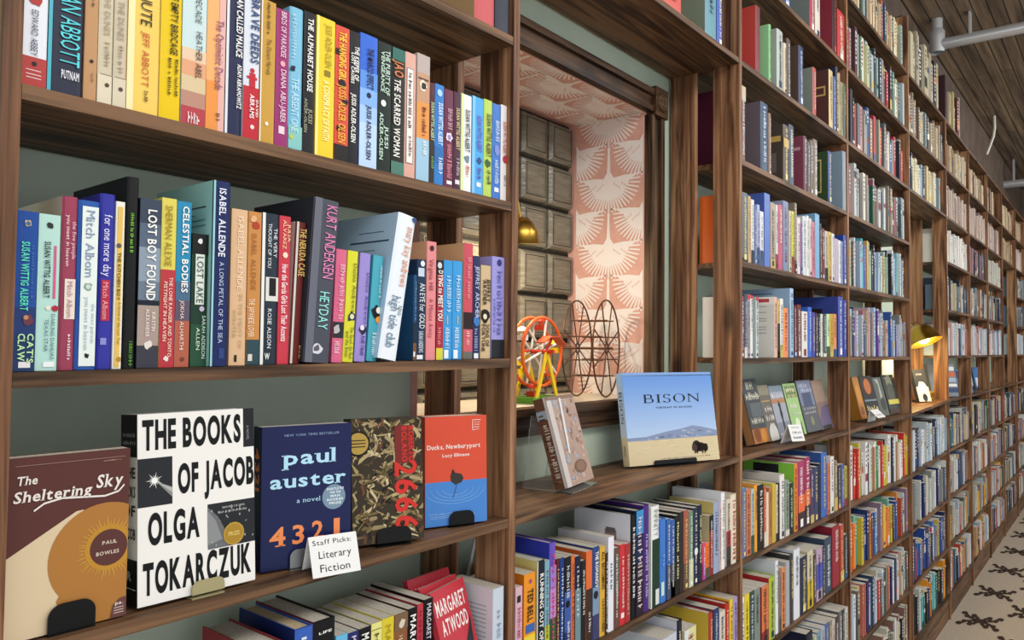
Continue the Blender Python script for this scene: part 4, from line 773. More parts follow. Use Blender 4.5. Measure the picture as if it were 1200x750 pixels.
# ------------------------------------------------------------------ bay of the window
row('A1', 'M', 'Lm1', 'shelf above the window', 'books above the window', [
 (778, 799, -.22, '#d2645a', 'red cloth hardcover', dict(k='h', plain=1)),
 (827, 840, -.225, '#6a9aa8', 'teal hardcover with a mottled grey green side', dict(k='h', L='#7a8a78', plain=1)),
 (841, 847, -.225, '#4a66b8', 'slim blue hardcover by the post', dict(k='h', plain=1))], yo=.012, seed=4)
G5 = 'books on the shelf below the bison book'
row('A1', 'M', 'L4', 'shelf below bison book', G5, [
 (604, 612, 688, '#d8b0c0', 'slim pink paperback', dict(r=[(606, 610, 698, 706, '#2a2a30')], t=[('~13', 606, 610, 712, 760, '#b85a80')])),
 (614, 627, 672, '#e8942a', 'orange paperback with dark brown author', dict(L='#d87a1c', b=[(744, 800, '#e8d040')], t=[('TED BELL', 618, 624, 690, 728, '#3a2614')], c=[(621.5, 681, 1.6, '#a05080')], r=[(616, 626, 731, 741, '#3a66b0')])),
 (629, 638, 657, '#1b222e', 'black paperback with bold white title', dict(L='#dcd080', v=[(628, 630, '#ece8dc')], t=[('RUNNING OUT OF', 632, 636, 672, 750, WT)])),
 (638.5, 644, 657, '#7aa8b8', 'slim grey blue paperback', dict(b=[(733, 800, '#b8c040')])),
 (644.5, 651.5, 636, '#6a50b8', 'purple and blue hardcover with red disc', dict(k='h', d=.16, L='#3440b4', b=[(663, 690, '#9a7cc4'), (690, 724, '#b88ac8'), (724, 790, '#2a5a38')], t=[('~18', 646.5, 649.5, 650, 760, '#d84a6a')])),
 (652, 655.5, 655, '#5a1f2a', 'thin dark red paperback', dict()),
 (656, 661, 654, '#1c3878', 'slim dark blue paperback', dict()),
 (661.5, 669, 653, '#15181f', 'black paperback with blue scene', dict(b=[(693, 740, '#3a5aa4'), (740, 790, '#20346a')], t=[('~12', 663.5, 667, 663, 700, '#d8dce4'), ('~9', 664, 667, 728, 750, '#e8ecf4')], c=[(665, 708, 2.4, '#101218')])),
 (669.5, 673.5, 651, '#d8703a', 'thin orange paperback', dict()),
 (674, 680.5, 652, '#15203a', 'navy paperback with misty scene', dict(b=[(690, 760, '#6e8c94')])),
 (681, 686.5, 657, '#1c1c1c', 'slim black paperback', dict(t=[('~18', 682.5, 685, 668, 720, '#e8e4d8')])),
 (687, 694, 646, '#de6c3a', 'orange red paperback with dark foot', dict(L='#d4642e', b=[(690, 770, '#3a2a28')], t=[('~9', 689, 692, 716, 740, WT)])),
 (694.5, 702, 641, '#2a4a80', 'dark blue paperback with white lettering', dict(b=[(688, 720, '#7a94b0'), (720, 770, '#3a3f6a')], t=[('THE ROMANOV', 697, 700.5, 646, 688, WT)], c=[(698, 697, 2.6, '#16202e')])),
 (703, 709, 640, '#d8aa40', 'gold paperback with dark brown title', dict(t=[('ALL BECOMING', 705, 708, 646, 690, '#4a3618'), ('~12', 705, 708, 700, 740, '#5a4420')])),
 (709.5, 712.5, 648, '#3a2a20', 'thin dark brown paperback', dict()),
 (713, 719.5, 629, '#e4e6ee', 'tall white paperback', dict(L='#dfe2ea', t=[('~5', 715, 717.5, 660, 690, '#5a6470')])),
 (720, 726, 642, '#6a4a40', 'slim brown paperback', dict(b=[(652, 690, '#5a5a50')])),
 (726.5, 732.5, 638, '#c83038', 'red paperback with white script', dict(L='#c8483e', t=[('~16', 728.5, 731, 652, 712, '#f0d8d8')], r=[(727.5, 731, 718, 724, '#f0e8e8')])),
 (733, 738.5, 637, '#a83434', 'darker red paperback', dict(t=[('~16', 734.5, 737, 650, 720, '#e0a898')])),
 (739.5, 745, 603, '#101114', 'tall black hardcover with a pale portrait side', dict(k='h', d=.175, L='#e2e4ec', Lr=[(.25, .45, .70, .83, '#9a8078'), (.27, .43, .80, .85, '#6a6468')], t=[('~18', 741, 743.5, 618, 700, WT)])),
 (745.5, 754, 598, '#1c2a48', 'tall navy hardcover with red and white script', dict(k='h', b=[(598, 626, '#3a8cc8'), (660, 740, '#281c2c')], t=[('~18', 747, 752, 606, 712, '#e4d0d4')])),
 (754.5, 761, 592, '#4a2a7a', 'tall purple hardcover', dict(k='h', t=[('~16', 756, 759, 626, 700, '#c8b4e0')])),
 (762.5, 773, 593, '#e8eae8', 'white over dark green hardcover', dict(k='h', y=.006, b=[(632, 740, '#18382a')], v=[(762.5, 764, '#e4e4dc')], t=[('INFINITY', 766, 771, 597, 628, '#9aa09c', 's')], r=[(768, 772, 690, 708, '#d8e0dc')])),
 (774, 781, 608, '#3f78c8', 'bright blue hardcover with page label', dict(k='h', r=[(774.6, 778, 682, 698, '#c8e0d8')], t=[('~3', 776, 779, 650, 664, '#7aa8e0')])),
 (781.5, 786, 608, '#3a68b0', 'slim blue paperback', dict(b=[(662, 720, '#4a4e5c')])),
 (786.5, 791, 609, '#3c62a4', 'slim blue paperback with grey foot', dict(b=[(660, 720, '#4a4e5c')])),
 (791.5, 796, 604, '#1a1a1c', 'slim black paperback', dict(t=[('~16', 792.8, 795, 612, 680, '#e8e4a8')])),
 (796.5, 801, 600, '#2a2826', 'slim charcoal paperback', dict()),
 (801.5, 807, 598, '#a85a48', 'rust paperback', dict(b=[(660, 720, '#6a5244')])),
 (807.5, 812.5, 599, '#6a8a70', 'slim sage green paperback', dict(b=[(655, 720, '#c8d0a8')])),
 (813, 818, 595, '#28304a', 'slim indigo paperback', dict(c=[(815.5, 646, 2, '#e8ecf0')])),
 (818.5, 822.5, 592, '#1d2438', 'thin midnight blue paperback', dict(t=[('~16', 819.6, 821.6, 604, 660, '#d8d4a0')])),
 (823.5, 827, 636, '#d84a78', 'short hot pink paperback', dict(b=[(660, 700, '#a84a9a')])),
 (827.5, 831, 636, '#f07a2a', 'short orange paperback', dict()),
 (831.5, 836, 604, '#8a2a30', 'slim maroon and black paperback', dict(L='#c8bc90', b=[(604, 622, '#1c1c1e')])),
 (836.5, 842.5, 588, '#9aa8c8', 'pale blue paperback with a yellow side', dict(L='#d8c478', d=.15, t=[('~15', 838.3, 841, 600, 650, '#3a4468')])),
 (843, 845.5, 589, '#c8b0a8', 'thin dusty pink paperback', dict()),
 (846, 850, 577, '#eceef2', 'tall white hardcover with dark endpaper', dict(k='h', d=.17, L='#eef0f4')),
 (851.5, 856.5, 585, '#d8cab8', 'cream paperback with red midsection', dict(b=[(622, 640, '#a83a40'), (640, 690, '#3a3438')])),
 (857, 863.5, 579, '#e4d8c0', 'cream hardcover with red lettering by the post', dict(k='h', t=[('~16', 858.8, 862, 586, 655, '#a84038')])),
], parts=True, yo=.006, seed=5)
G6 = 'books on the second shelf below the bison book'
row('A1', 'M', 'L5', 'second shelf below bison', G6, [
 (776, 793, 745, '#c8ccd8', 'white paperback', dict(L='#d8dce6', t=[('~8', 781, 787, 752, 800, '#5a6478')])),
 (794, 800, 727, '#20242e', 'black hardcover with a white side', dict(k='h', d=.15, L='#d4d8e4', Lr=[(.2, .8, .80, .82, '#9aa2b4')])),
 (802, 816, 736, '#e0d8a0', 'cream yellow paperback', dict(v=[(802, 807, '#dfe4ec')])),
 (831, 836, 718, '#a83a30', 'slim red hardcover with a big mustard side', dict(k='h', d=.17, L='#d4b848', y=.004)),
 (836.5, 843, 713, '#2a3a68', 'navy paperback', dict()),
 (843.5, 850, 716, '#d8d0c0', 'cream paperback', dict()),
 (850.5, 855, 707, '#b83028', 'red hardcover', dict(k='h', plain=1, L='#b02c28')),
 (855.5, 859, 702, '#e8c83a', 'slim yellow paperback', dict()),
 (859.5, 864.5, 700, '#a898c8', 'lilac paperback beside the post', dict(plain=1)),
], parts=True, yo=.006, seed=6)
# ------------------------------------------------------------------ bay past the window
GB = 'books in the bay past the window'
S = ['top shelf past the window', 'second shelf past the window', 'third shelf past the window', 'fourth shelf past the window', 'fifth shelf past the window',
     'first shelf under the cards', 'second shelf under the cards', 'third shelf under the cards']
H = dict(k='h', plain=1)
def h(**k): return dict(H, **k)
row('M', 'B1', 'Lm2', S[0], GB+', top shelf', [
 (908, 917, -.24, '#5a4c44', '', h()), (918, 927, -.23, '#2a4a9a', '', h(y=.02)), (949.5, 955, -.25, '#b03a50', '', h(L='#7a8480', y=.006)), (956, 961.5, -.24, '#d8d4c8', '', h(y=.01)), (976, 981, -.25, '#2c2024', 'black lettered maroon hardcover', h(L='#8a3040', y=.004, tc='#c8484a')), (982, 992, 16, '#c03a38', '', h(y=.006))], yo=.005, auto=True, seed=11)
row('M', 'B1', 'Lm1', S[1], GB+', second shelf', [
 (886, 891.5, 8, '#7a3a40', '', h(L='#c84a45', y=.012)), (901.5, 904, 29, '#8ac890', 'pale green hardcover', h(L='#9ad49c', y=.004)), (911, 918, 36, '#b4bcb4', '', h(L='#a8b0a8', y=.004)), (919, 922, 51, '#d8ccb0', '', h()), (922.5, 927, 46, '#5a4a42', '', h(y=.02)),
 (936.5, 942, 55, '#2a3a68', 'navy hardcover with a brown side', h(L='#5c4a40', y=.003)), (953, 957, 80, '#b84a40', 'red hardcover with a grey green side', h(L='#8a948a', y=.004)), (972, 976.5, 83, '#d4bc84', 'tan hardcover with a dark brown side', h(L='#5a3a38', y=.002, Lr=[(.1, .9, .55, .72, '#c8a868'), (.14, .86, .58, .69, '#5a3a38')])),
 (977, 979.5, 90, '#2a5a9a', '', h()), (980, 982.5, 79, '#2a3048', '', h()), (983, 985, 86, '#b49a78', '', h()), (985.5, 988.5, 97, '#8a8a5c', '', h()), (989, 992, 99, '#4a6058', '', h())], yo=.005, auto=True, seed=12)
row('M', 'B1', 'L0', S[2], GB+', third shelf', [
 (868.5, 874, 101, '#7a5a50', '', h(b=[(90, 118, '#c8b89a')], y=.03, L='#5a2438')), (892, 900.5, 121, '#2a4868', 'dark blue hardcover with a grey mauve side', h(L='#6a6068', y=.003)), (901, 904, 133, '#8a7060', '', h(y=.02)), (918.5, 924.5, 147, '#5a4c44', 'dark brown hardcover with a gold band', h(L='#4e443e', y=.003, b=[(163, 173, '#c8a85a')], Lr=[(.08, .92, .70, .80, '#c8a85a'), (.2, .8, .15, .5, '#6e6660')])),
 (925, 931, 147, '#3a4a5c', '', h(y=.01)), (942, 946, 160, '#5a2038', 'maroon hardcover with a pink band', h(L='#8a4658', y=.003, Lr=[(.1, .9, .74, .80, '#c89aa0')])), (946.5, 949.5, 166, '#5a4e48', '', h()), (950, 953, 165, '#6a6258', '', h()), (953.5, 958.5, 164, '#7a6a5c', '', h()),
 (971, 975, 178, '#2a4a88', 'blue hardcover with a green gilt side', h(L='#3a5238', y=.002, Lr=[(.2, .24, .2, .85, '#c8b870'), (.76, .8, .2, .85, '#c8b870'), (.2, .8, .82, .85, '#c8b870'), (.2, .8, .2, .23, '#c8b870'), (.4, .6, .5, .72, '#c8b870')])), (988, 992, 178, '#7a8a98', 'pale blue hardcover by the divider', h(L='#8a9eae', y=.002, Lr=[(.3, .7, .3, .8, '#c4ccd0')]))], yo=.005, auto=True, seed=13)
B = lambda s: [tuple(x) for x in s]
row('M', 'B1', 'L1', S[3], GB+', fourth shelf', [
 (870, 876.5, 226, '#5a6a70', '', dict(L='#dc6c2e', Lr=[(.05, .2, .05, .95, '#1c1a1a')])), (877, 880, 230, '#c8a878'), (880.5, 884, 234, '#e0ddd8'), (884.5, 887, 240, '#4a6aa8'), (887.5, 890.5, 240, '#a8b0d0'), (891, 895, 248, '#dfe2ea'), (896, 902.5, 227, '#5a78c0', '', dict(L='#4a62b0', y=.006)),
 (903, 908.5, 238, '#a89a88'), (909, 912, 240, '#c8c8c0'), (912.5, 917, 240, '#c05a78'), (918, 924, 236, '#7a88a8', '', dict(L='#9aa4c0', y=.008)), (924.5, 927.5, 247, '#c8c0a0'), (928, 931, 248, '#d8d058'), (931.5, 934, 238, '#8a8070'), (934.5, 938, 255, '#e0d0d8'), (938.5, 940.5, 262, '#7a4a88'),
 (941, 945, 254, '#d4d8dc'), (945.5, 948, 253, '#e6e6e4'), (948.5, 951.5, 256, '#d0c4c0'), (952, 955, 260, '#c87a88'), (955.5, 960.5, 251, '#7aa8cc'), (961, 963, 262, '#3a3a40'), (963.5, 966.5, 268, '#6a3028'), (967, 970.5, 271, '#c8b8a8'), (971, 974.5, 272, '#c8b860'), (975, 978, 274, '#dcdcd8'), (978.5, 982.5, 280, '#b8a8b8'), (983, 985.5, 282, '#e4e8ee'), (986, 988, 283, '#8a98c0'), (988.5, 992, 276, '#2a48a0')], yo=.005, auto=True, seed=14)
row('M', 'B1', 'L2', S[4], GB+', fifth shelf', [
 (868.5, 872, 347, '#8a4a50', '', dict(L='#e8e8e2')), (872.5, 875.5, 346, '#4a4e5c'), (876, 879, 345, '#9a98a0', '', dict(b=[(340, 351, '#c04048')])), (879.5, 882.5, 346, '#e4e0dc', '', dict(b=[(340, 350, '#c04048')])), (883, 885.5, 348, '#7a8a8a'), (886, 889, 348, '#c8d0d0', '', dict(b=[(340, 352, '#c04048')])),
 (907.5, 911, 348, '#d8b0a0', 'salmon picture book with a white page-like side', dict(L='#e8e6de', y=.002, d=.19, Lr=[(.1, .9, .91, .97, '#b83a48')] + [(.15, .85, z, z+.008, '#8a8a86') for z in (.84, .74, .64, .6, .5, .46, .4)] + [(.35, .75, .03, .10, '#1c1c1e'), (.3, .62, .1, .3, '#c4ccd0')])),
 (911.5, 914, 352, '#d8b868', '', dict(b=[(379, 425, '#2a2824')])), (914.5, 918, 350, '#e4e6e2'), (918.5, 923.5, 361, '#f0905a', '', dict(plain=1)), (926, 930, 338, '#a8c4e0', 'tall pale blue picture book', dict(L='#9ab8d8', d=.22, Lr=[(.3, .7, .92, .93, '#2a3a5a')])),
 (930.5, 934, 358, '#5a2a28'), (934.5, 939, 357, '#6a2f2c'), (940, 946.5, 365, '#dfe0dc'), (947, 951.5, 360, '#3a68c8'), (952, 955.5, 366, '#4a4a9a'), (956, 958.5, 367, '#3a3040'), (959, 961.5, 368, '#2a2a2c'), (962, 964.5, 368, '#d8dcd8'), (965, 968.5, 368, '#3a4a38'), (969, 972.5, 368, '#c8e0b8'), (973, 976.5, 368, '#c8a83a'), (977, 980.5, 368, '#d8925a'),
 (982.5, 988, 348, '#4a5aa8', 'blue picture book showing a child', dict(L='#3a4a98', d=.21, y=.008, Lr=[(.35, .6, .5, .72, '#9a6a50'), (.33, .62, .70, .80, '#2a1c18')])), (988.5, 992, 352, '#3a48a0')], yo=.005, auto=True, seed=15)
row('M', 'B1', 'L4', S[5], GB+', first shelf below the cards', [
 (866, 869.5, 590, '#e0e2e0', '', dict(b=[(636, 680, '#a83438')])), (870, 874.5, 572, '#5a7ab0', '', dict(L='#b4c8dc')), (875, 880, 573, '#c8784a'), (880.5, 884, 573, '#a8c4c0'), (884.5, 888, 568, '#e8a03a', '', dict(k='h', L='#e8a03a', plain=1)), (888.5, 895, 568, '#1c1c1c', '', dict(tc='#e8e4d0')), (895.5, 898, 570, '#c8583a'), (898.5, 901, 577, '#e8d8b8'), (901.5, 905, 571, '#b87a4a'), (905.5, 909, 566, '#c8b040', '', dict(L='#d8cc60')), (909.5, 912, 568, '#d8c8a0'), (912.5, 914, 566, '#1a1a1a'),
 (914.5, 920, 556, '#e6e4e2', '', dict(k='h', L='#dcd8d4', plain=1)), (920.5, 925, 563, '#8a9a88'), (925.5, 929.5, 566, '#28302c'), (931, 935, 543, '#e0803a', 'orange picture book with a green side', dict(L='#8ac848', d=.2, Lr=[(.3, .8, .75, .97, '#26242a')])), (935.5, 943, 540, '#a83a68', '', dict(b=[(580, 600, '#e86a3a'), (600, 640, '#3a2a30')])), (943.5, 949.5, 536, '#a03058', '', dict(b=[(574, 592, '#d8702a'), (592, 640, '#3a2a30')])), (950, 954, 550, '#4a3a60'), (954.5, 959, 547, '#3a4468'), (959.5, 962.5, 543, '#1d2438'), (963, 969.5, 530, '#3f68b8', '', dict(k='h', L='#35589c', plain=1)), (970, 973, 542, '#c87a5a'), (973.5, 977.5, 535, '#e0dfd8'), (978, 981.5, 540, '#8a7a68'), (982, 985.5, 545, '#2a2c38'), (986, 989.5, 544, '#4a5aa0'), (990, 993, 546, '#b8a848')], parts=True, yo=.006, auto=True, seed=16)
row('M', 'B1', 'L5', S[6], GB+', second shelf below the cards', [
 (866, 868.5, 702, '#2a3038'), (869, 872.5, 700, '#e8e8e4'), (873, 878.5, 696, '#e0cc30', '', dict(tc='#2a2a20')), (879, 884, 693, '#3a4a48'), (884.5, 891, 690, '#7a8a80'), (893, 901, 686, '#d8784a', '', dict(L='#a83038')), (902, 908.5, 676, '#a8c038', '', dict(L='#b43038', k='h')), (909.5, 912.5, 657, '#e8eaee', '', dict(k='h', L='#dfe4ec', y=.01, d=.18, plain=1)), (913, 915.5, 668, '#8a8078'), (916, 920.5, 665, '#d8885a'), (921, 925.5, 658, '#a8acb0'), (926, 930, 650, '#3a3a3c', '', dict(k='h', plain=1)), (931, 938, 643, '#e0e4ea', '', dict(k='h', plain=1)), (938.5, 946, 652, '#26304a'), (946.5, 953, 645, '#d0c8a8', '', dict(b=[(680, 720, '#d8b838')])), (953.5, 956.5, 650, '#4a3a38'), (957, 964, 642, '#b8a0b8', '', dict(b=[(660, 690, '#4a5ab8')])), (964.5, 966.5, 640, '#3a3030'), (967, 975, 630, '#3a4a60', '', dict(k='h', plain=1)), (976, 984.5, 616, '#962a38', '', dict(k='h', L='#8a2434', d=.2, plain=1)), (985, 989, 615, '#b84a38'), (989.5, 993.5, 626, '#3a3a36')], parts=True, yo=.006, auto=True, seed=17)
row('M', 'B1', 'L6', S[7], GB+', third shelf below the cards', [
 (946, 953, 741, '#1d2438', '', dict(k='h', L='#20263c')), (954, 957.5, 745, '#b8c0a0'), (958, 962, 740, '#7a9ab0'), (962.5, 967, 735, '#a8b8c8'), (967.5, 971.5, 730, '#4a68a0'), (972, 975, 728, '#8a7a6a'), (975.5, 979, 726, '#c8c0b0'), (979.5, 983, 722, '#4a4038'), (983.5, 987, 716, '#6a6a70'), (987.5, 990, 714, '#3a3a40'), (990.5, 994, 712, '#c8c8c4')], parts=True, yo=.006, auto=True, seed=18)
# ------------------------------------------------------------------ books standing face out
def shelf_z(px, py):
    return shelf_zx(onY(px, py, 1.02).x)
def shelf_zx(x):
    for a, b in zip(ORDER, ORDER[1:]):
        if XP[a] <= x < XP[b]: return zshelf(a, b, 'L3', x)
    return LV['L3']+HC
def pose(BL, BR, TL, T=.03, foot=.0028):
    """frame of a leaning cover from three of its corners in the photograph: its foot on the shelf or on its stand"""
    lift = .004
    for it in range(3):
        z = shelf_z((BL[0]+BR[0])/2, BL[1]) + lift
        a = onZ(BL[0], BL[1], z); b = onZ(BR[0], BR[1], z); u = b-a; Wd = u.length; u.normalize(); nb = Vector((-u.y, u.x, 0))
        r = ray(*TL)
        A = Matrix((r, -nb, (0, 0, -1))).transposed(); s = A.inverted() @ (a-EYE)
        up = nb*s[1] + Vector((0, 0, s[2])); Ht = up.length; up.normalize()
        lift = foot + T*max(0, up.dot(nb))
    return a, u, up, Wd, Ht
def pose2(TL, TR, lean=14, y0=1.045, lo=None, hi=None, T=.02, yaw=0):
    """a cover parallel to the shelf, leaning back: its upper corners in the photograph, its foot on the shelf"""
    ln = math.radians(lean); yt = y0 + .055*math.tan(ln)/math.tan(math.radians(14))
    yw = math.radians(yaw); u = Vector((math.cos(yw), math.sin(yw), 0)); nb = Vector((-u.y, u.x, 0))
    q = onY(*TL, yt); r = ray(*TR); w_ = EYE + r*((q-EYE).dot(nb)/r.dot(nb)); z = max(shelf_zx(q.x), shelf_zx(w_.x)) + T*math.sin(ln) + .002; x0, x1 = q.x, w_.x
    if lo is not None: x0 = max(x0, lo)
    if hi is not None: x1 = min(x1, hi)
    up = nb*math.sin(ln) + Vector((0, 0, math.cos(ln)))
    a = q - up*((q.z-z)/math.cos(ln)); a.x += x0-q.x
    return a, u, up, (x1-x0)/math.cos(yw), (q.z-z)/math.cos(ln)
def face_book(label, P, T, col, deco, spine=None, hard=False, spcol=None, group='books standing face out', name=None, lean_max=None):
    a, u, up, Wd, Ht = P; n = u.cross(up)
    M = Matrix((u, -n, up)).transposed().to_4x4(); M.translation = a
    root = bpy.data.objects.new(name or ('hardcover_book' if hard else 'paperback_book'), None); COL.objects.link(root); root.empty_display_size = .05; root.matrix_world = M
    t = .0026 if hard else .0008; cm = mat(col, .3); sm = mat(spcol or col, .35); mb = MB()
    mb.box((0, 0, 0), (Wd, t, Ht), cm); mb.box((0, T-t, 0), (Wd, T, Ht), cm); mb.box((0, t, 0), (t, T-t, Ht), sm)
    pl = Plane(mb, (0, -.0001, 0), (Wd, 0, 0), (0, 0, Ht), (0, -1, 0), step=.00022); pl.asp = Wd/Ht
    deco(pl)
    if spine:
        sp = Plane(mb, (-.0001, T, 0), (0, -T, 0), (0, 0, Ht), (-1, 0, 0), step=.00022); spine(sp)
    mb.build('cover', root)
    g = .004 if hard else .0006
    mb = MB(); mb.box((t+.0002, t+.0002, g), (Wd-g, T-t-.0002, Ht-g), PAGES); mb.build('page_block', root)
    tag(root, label, 'book', group)
    return root
def easel(P, T, u0, u1, lip, col, label, metal=0.0):
    """bent display stand: lip before the book, foot under it, rest behind it"""
    a, u, up, Wd, Ht = P; n = u.cross(up); ma = mat(col, .35, metal)
    c = a + u*(Wd*(u0+u1)/2); w = Wd*(u1-u0); back = Vector((-u.y, u.x, 0))
    root = thing('book_easel', (c.x, c.y, shelf_z(600, 600)*0 + a.z-.004), label, 'book stand', 'stands under the face-out books')
    mb = MB(); N = 7; r = min(lip*.55, w*.3); pts = [(-w/2, 0)] + [(-w/2+r-r*math.cos(t), lip-r+r*math.sin(t)) for t in [math.pi/2*i/N for i in range(N+1)]] + [(w/2-r+r*math.sin(t), lip-r+r*math.cos(t)) for t in [math.pi/2*i/N for i in range(N+1)]] + [(w/2, 0)]
    f = n*.004; k = len(pts); vs = [c + u*x + up*y + f for x, y in pts] + [c + u*x + up*y + f + n*.0018 for x, y in pts]
    mb.add(vs, [tuple(range(k-1, -1, -1)), tuple(range(k, 2*k))] + [(i, (i+1) % k, k+(i+1) % k, k+i) for i in range(k)], ma)
    mb.build('lip', root, root.location)
    z0 = a.z-.0025-T*max(0, up.dot(back)); h = u*(w/2); b0 = c + n*.0058; b0.z = z0; b1 = c + back*(T+.055); b1.z = z0; t = Vector((0, 0, .0018))
    mb = MB(); mb.hexa([b0-h, b0+h, b1+h, b1-h, b0-h+t, b0+h+t, b1+h+t, b1-h+t], ma); mb.build('foot', root, root.location)
    q0 = c - n*(T+.002) + up*.004; q1 = q0 + up*(Ht*.55); h2 = u*(w*.3)
    mb = MB(); mb.hexa([q0-h2, q0+h2, q0+h2-n*.0018, q0-h2-n*.0018, q1-h2, q1+h2, q1+h2-n*.0018, q1-h2-n*.0018], ma)
    e = q0 + back*.05; e.z = z0+.002
    mb.bar(q1-n*.001-up*.01, e, .0022, ma, 8); mb.build('back_rest', root, root.location)
    return root
def lines(pl, u0, u1, v0, v1, n, c, k=2, rng=R):
    for i in range(n):
        v = v1-(v1-v0)*i/max(n-1, 1); pl.rect(u0, u1-rng.uniform(0, .12)*(u1-u0), v, v+.005, mat(c), k)

# the five staff picks ------------------------------------------------
def d_sky(p):
    p.rect(0, 1, 0, 1, mat('#5a332e', .3), 1)
    p.poly([(0, 0), (1, 0), (1, .5), (.6, .668), (.545, .664), (0, .455)], mat('#dac5a2'), 2)
    p.poly([(.5, 0), (1, 0), (1, .4), (.5, .3), (.40, .17)], mat('#ad773a'), 3)
    p.poly(clip([(.80+.475*math.cos(t), .385+.475*math.sin(t)*p.asp) for t in [2*math.pi*i/60 for i in range(60)]], 0, 1, 0, 1), mat('#ad773a'), 4)
    cx, cy = .83, .425
    for i in range(46):
        t = 2*math.pi*i/46 + R.uniform(-.03, .03); r0, r1 = .165, R.uniform(.24, .30)
        f = lambda r, a: (min(.998, cx+r*math.cos(a)), cy+r*math.sin(a)*p.asp)
        p.poly([f(r0, t-.035), f(r0, t+.035), f(r1, t+.004), f(r1, t-.004)], mat('#d8a83c'), 5)
    p.poly([(min(.998, cx+.21*math.cos(2*math.pi*i/30)), cy+.21*math.sin(2*math.pi*i/30)*p.asp) for i in range(30)], mat('#be8a34'), 6)
    p.poly([(min(.998, cx+.165*math.cos(2*math.pi*i/30)), cy+.165*math.sin(2*math.pi*i/30)*p.asp) for i in range(30)], mat('#5c3732'), 7)
    p.text('PAUL', .77, .445, .13, .02, mat('#d8c8b8'), 8, bold=True); p.text('BOWLES', .72, .385, .2, .02, mat('#d8c8b8'), 8, bold=True)
    p.text('The', .06, .85, .16, .046, mat('#e8e0d8'), 8, bold=True, serif=True, slant=.2)
    p.text('Sheltering', .04, .755, .62, .058, mat('#e8e0d8'), 8, bold=True, serif=True, slant=.2); p.text('Sky', .70, .785, .23, .072, mat('#e8e0d8'), 8, bold=True, serif=True, slant=.2)
    p.line([(.2, .70), (.28, .735), (.42, .752), (.6, .742), (.78, .732), (.9, .75), (.95, .785)], .011, mat('#e8e0d8'), 8)
    p.line([(.05, .955), (.95, .955)], .003, mat('#a08070'), 8); p.text('~12', .76, .935, .16, .008, mat('#b89a88'), 8)
    p.poly([(.86, .0), (1, 0), (1, .115), (.94, .11), (.88, .075)], mat('#6a4440'), 8); p.text('ps.', .90, .075, .07, .018, mat('#e8e0d8'), 9, bold=True); lines(p, .89, .98, .025, .055, 3, '#c8b8b0', 9)
P = pose((2, 757), (146.6, 720), (10, 538), .022)
face_book('brown paperback with a desert dune and sun disc, in the corner by the near post', P, .022, '#5a332e', d_sky)
easel(P, .022, .33, .72, .034, '#121212', 'black stand under the brown desert cover')

def d_jacob(p):
    p.rect(0, 1, 0, 1, mat('#eeece6', .22), 1); K = mat('#101012'); G = mat('#26282c')
    p.rect(.90, 1, .775, 1, mat('#202124'), 2); p.text('A NOVEL', .93, .90, .085, .022, mat('#9a9a9a'), 3, vert=True)
    F = dict(bold=2)
    p.text('THE BOOKS', .035, .815, .84, .145, K, 3, **F)
    p.text('OF JACOB', .32, .565, .675, .145, K, 3, **F)
    p.text('OLGA', .08, .315, .42, .15, K, 3, **F)
    p.text('TOKARCZUK', .04, .06, .92, .15, K, 3, **F)
    p.rect(0, .275, .51, .765, G, 2)
    for i in range(14):
        t = 2*math.pi*i/14; L = .07 if i % 2 else .045
        p.poly([(.13+.008*math.sin(t), .645-.008*math.cos(t)*p.asp), (.13-.008*math.sin(t), .645+.008*math.cos(t)*p.asp), (.13+L*math.cos(t), .645+L*math.sin(t)*p.asp)], mat('#d8d8d4'), 4)
    p.disc(.13, .645, .022, mat('#f4f4f0'), 5, ry=.022*p.asp); p.poly([(.15, .635), (.275, .545), (.275, .60)], mat('#8a8a8a'), 3); p.poly([(.15, .635), (.275, .57), (.275, .595)], mat('#b4b4b0'), 4)
    p.rect(.57, 1, .225, .475, G, 2); p.poly([(.57, .225), (.57, .46), (.66, .40), (.74, .30), (.76, .225)], mat('#6a6c70'), 3); p.poly([(.57, .25), (.57, .44), (.64, .38), (.70, .27)], mat('#8a8c8e'), 4)
    for i in range(26): p.disc(R.uniform(.58, .98), R.uniform(.24, .46), R.uniform(.003, .008), mat('#a8a8a8'), 5, n=6)
    p.text('~12', .70, .44, .2, .012, mat('#b8b8b8'), 6); p.text('~13', .66, .415, .26, .014, mat('#b8b8b8'), 6)
    p.disc(.80, .29, .095, mat('#b8963c', .3), 7, ry=.095*p.asp, n=28); p.disc(.80, .29, .082, mat('#a8842c', .3), 8, ry=.082*p.asp, n=28); p.text('PRIZE', .75, .28, .1, .022, mat('#e0c878'), 9, bold=True)
def s_jacob(p):
    K = mat('#141416'); p.rect(0, 1, 0, 1, mat('#e6e4de'), 1); p.rect(0, 1, .775, 1, K, 2); p.rect(0, 1, 0, .24, K, 2)
    for t, v in (('THE', .665), ('BOOKS', .565), ('OF', .465), ('JACOB', .345)): p.text(t, .12, v, .78, .055, K, 3, bold=True)
    p.text('~6', .15, .88, .7, .02, mat('#9a9a9a'), 3); p.text('~8', .1, .84, .8, .02, mat('#9a9a9a'), 3); p.text('R', .4, .13, .25, .045, mat('#c8c8c8'), 3, bold=True); p.rect(.1, .9, .085, .09, mat('#c8c8c8'), 3)
P = pose((161, 713), (299, 679), (161, 486), .05)
face_book('thick white hardcover with huge black capitals and a gold seal', P, .05, '#eeece6', d_jacob, s_jacob, hard=True)
easel(P, .05, .42, .70, .018, '#a39a72', 'dull gold stand under the thick white hardcover')

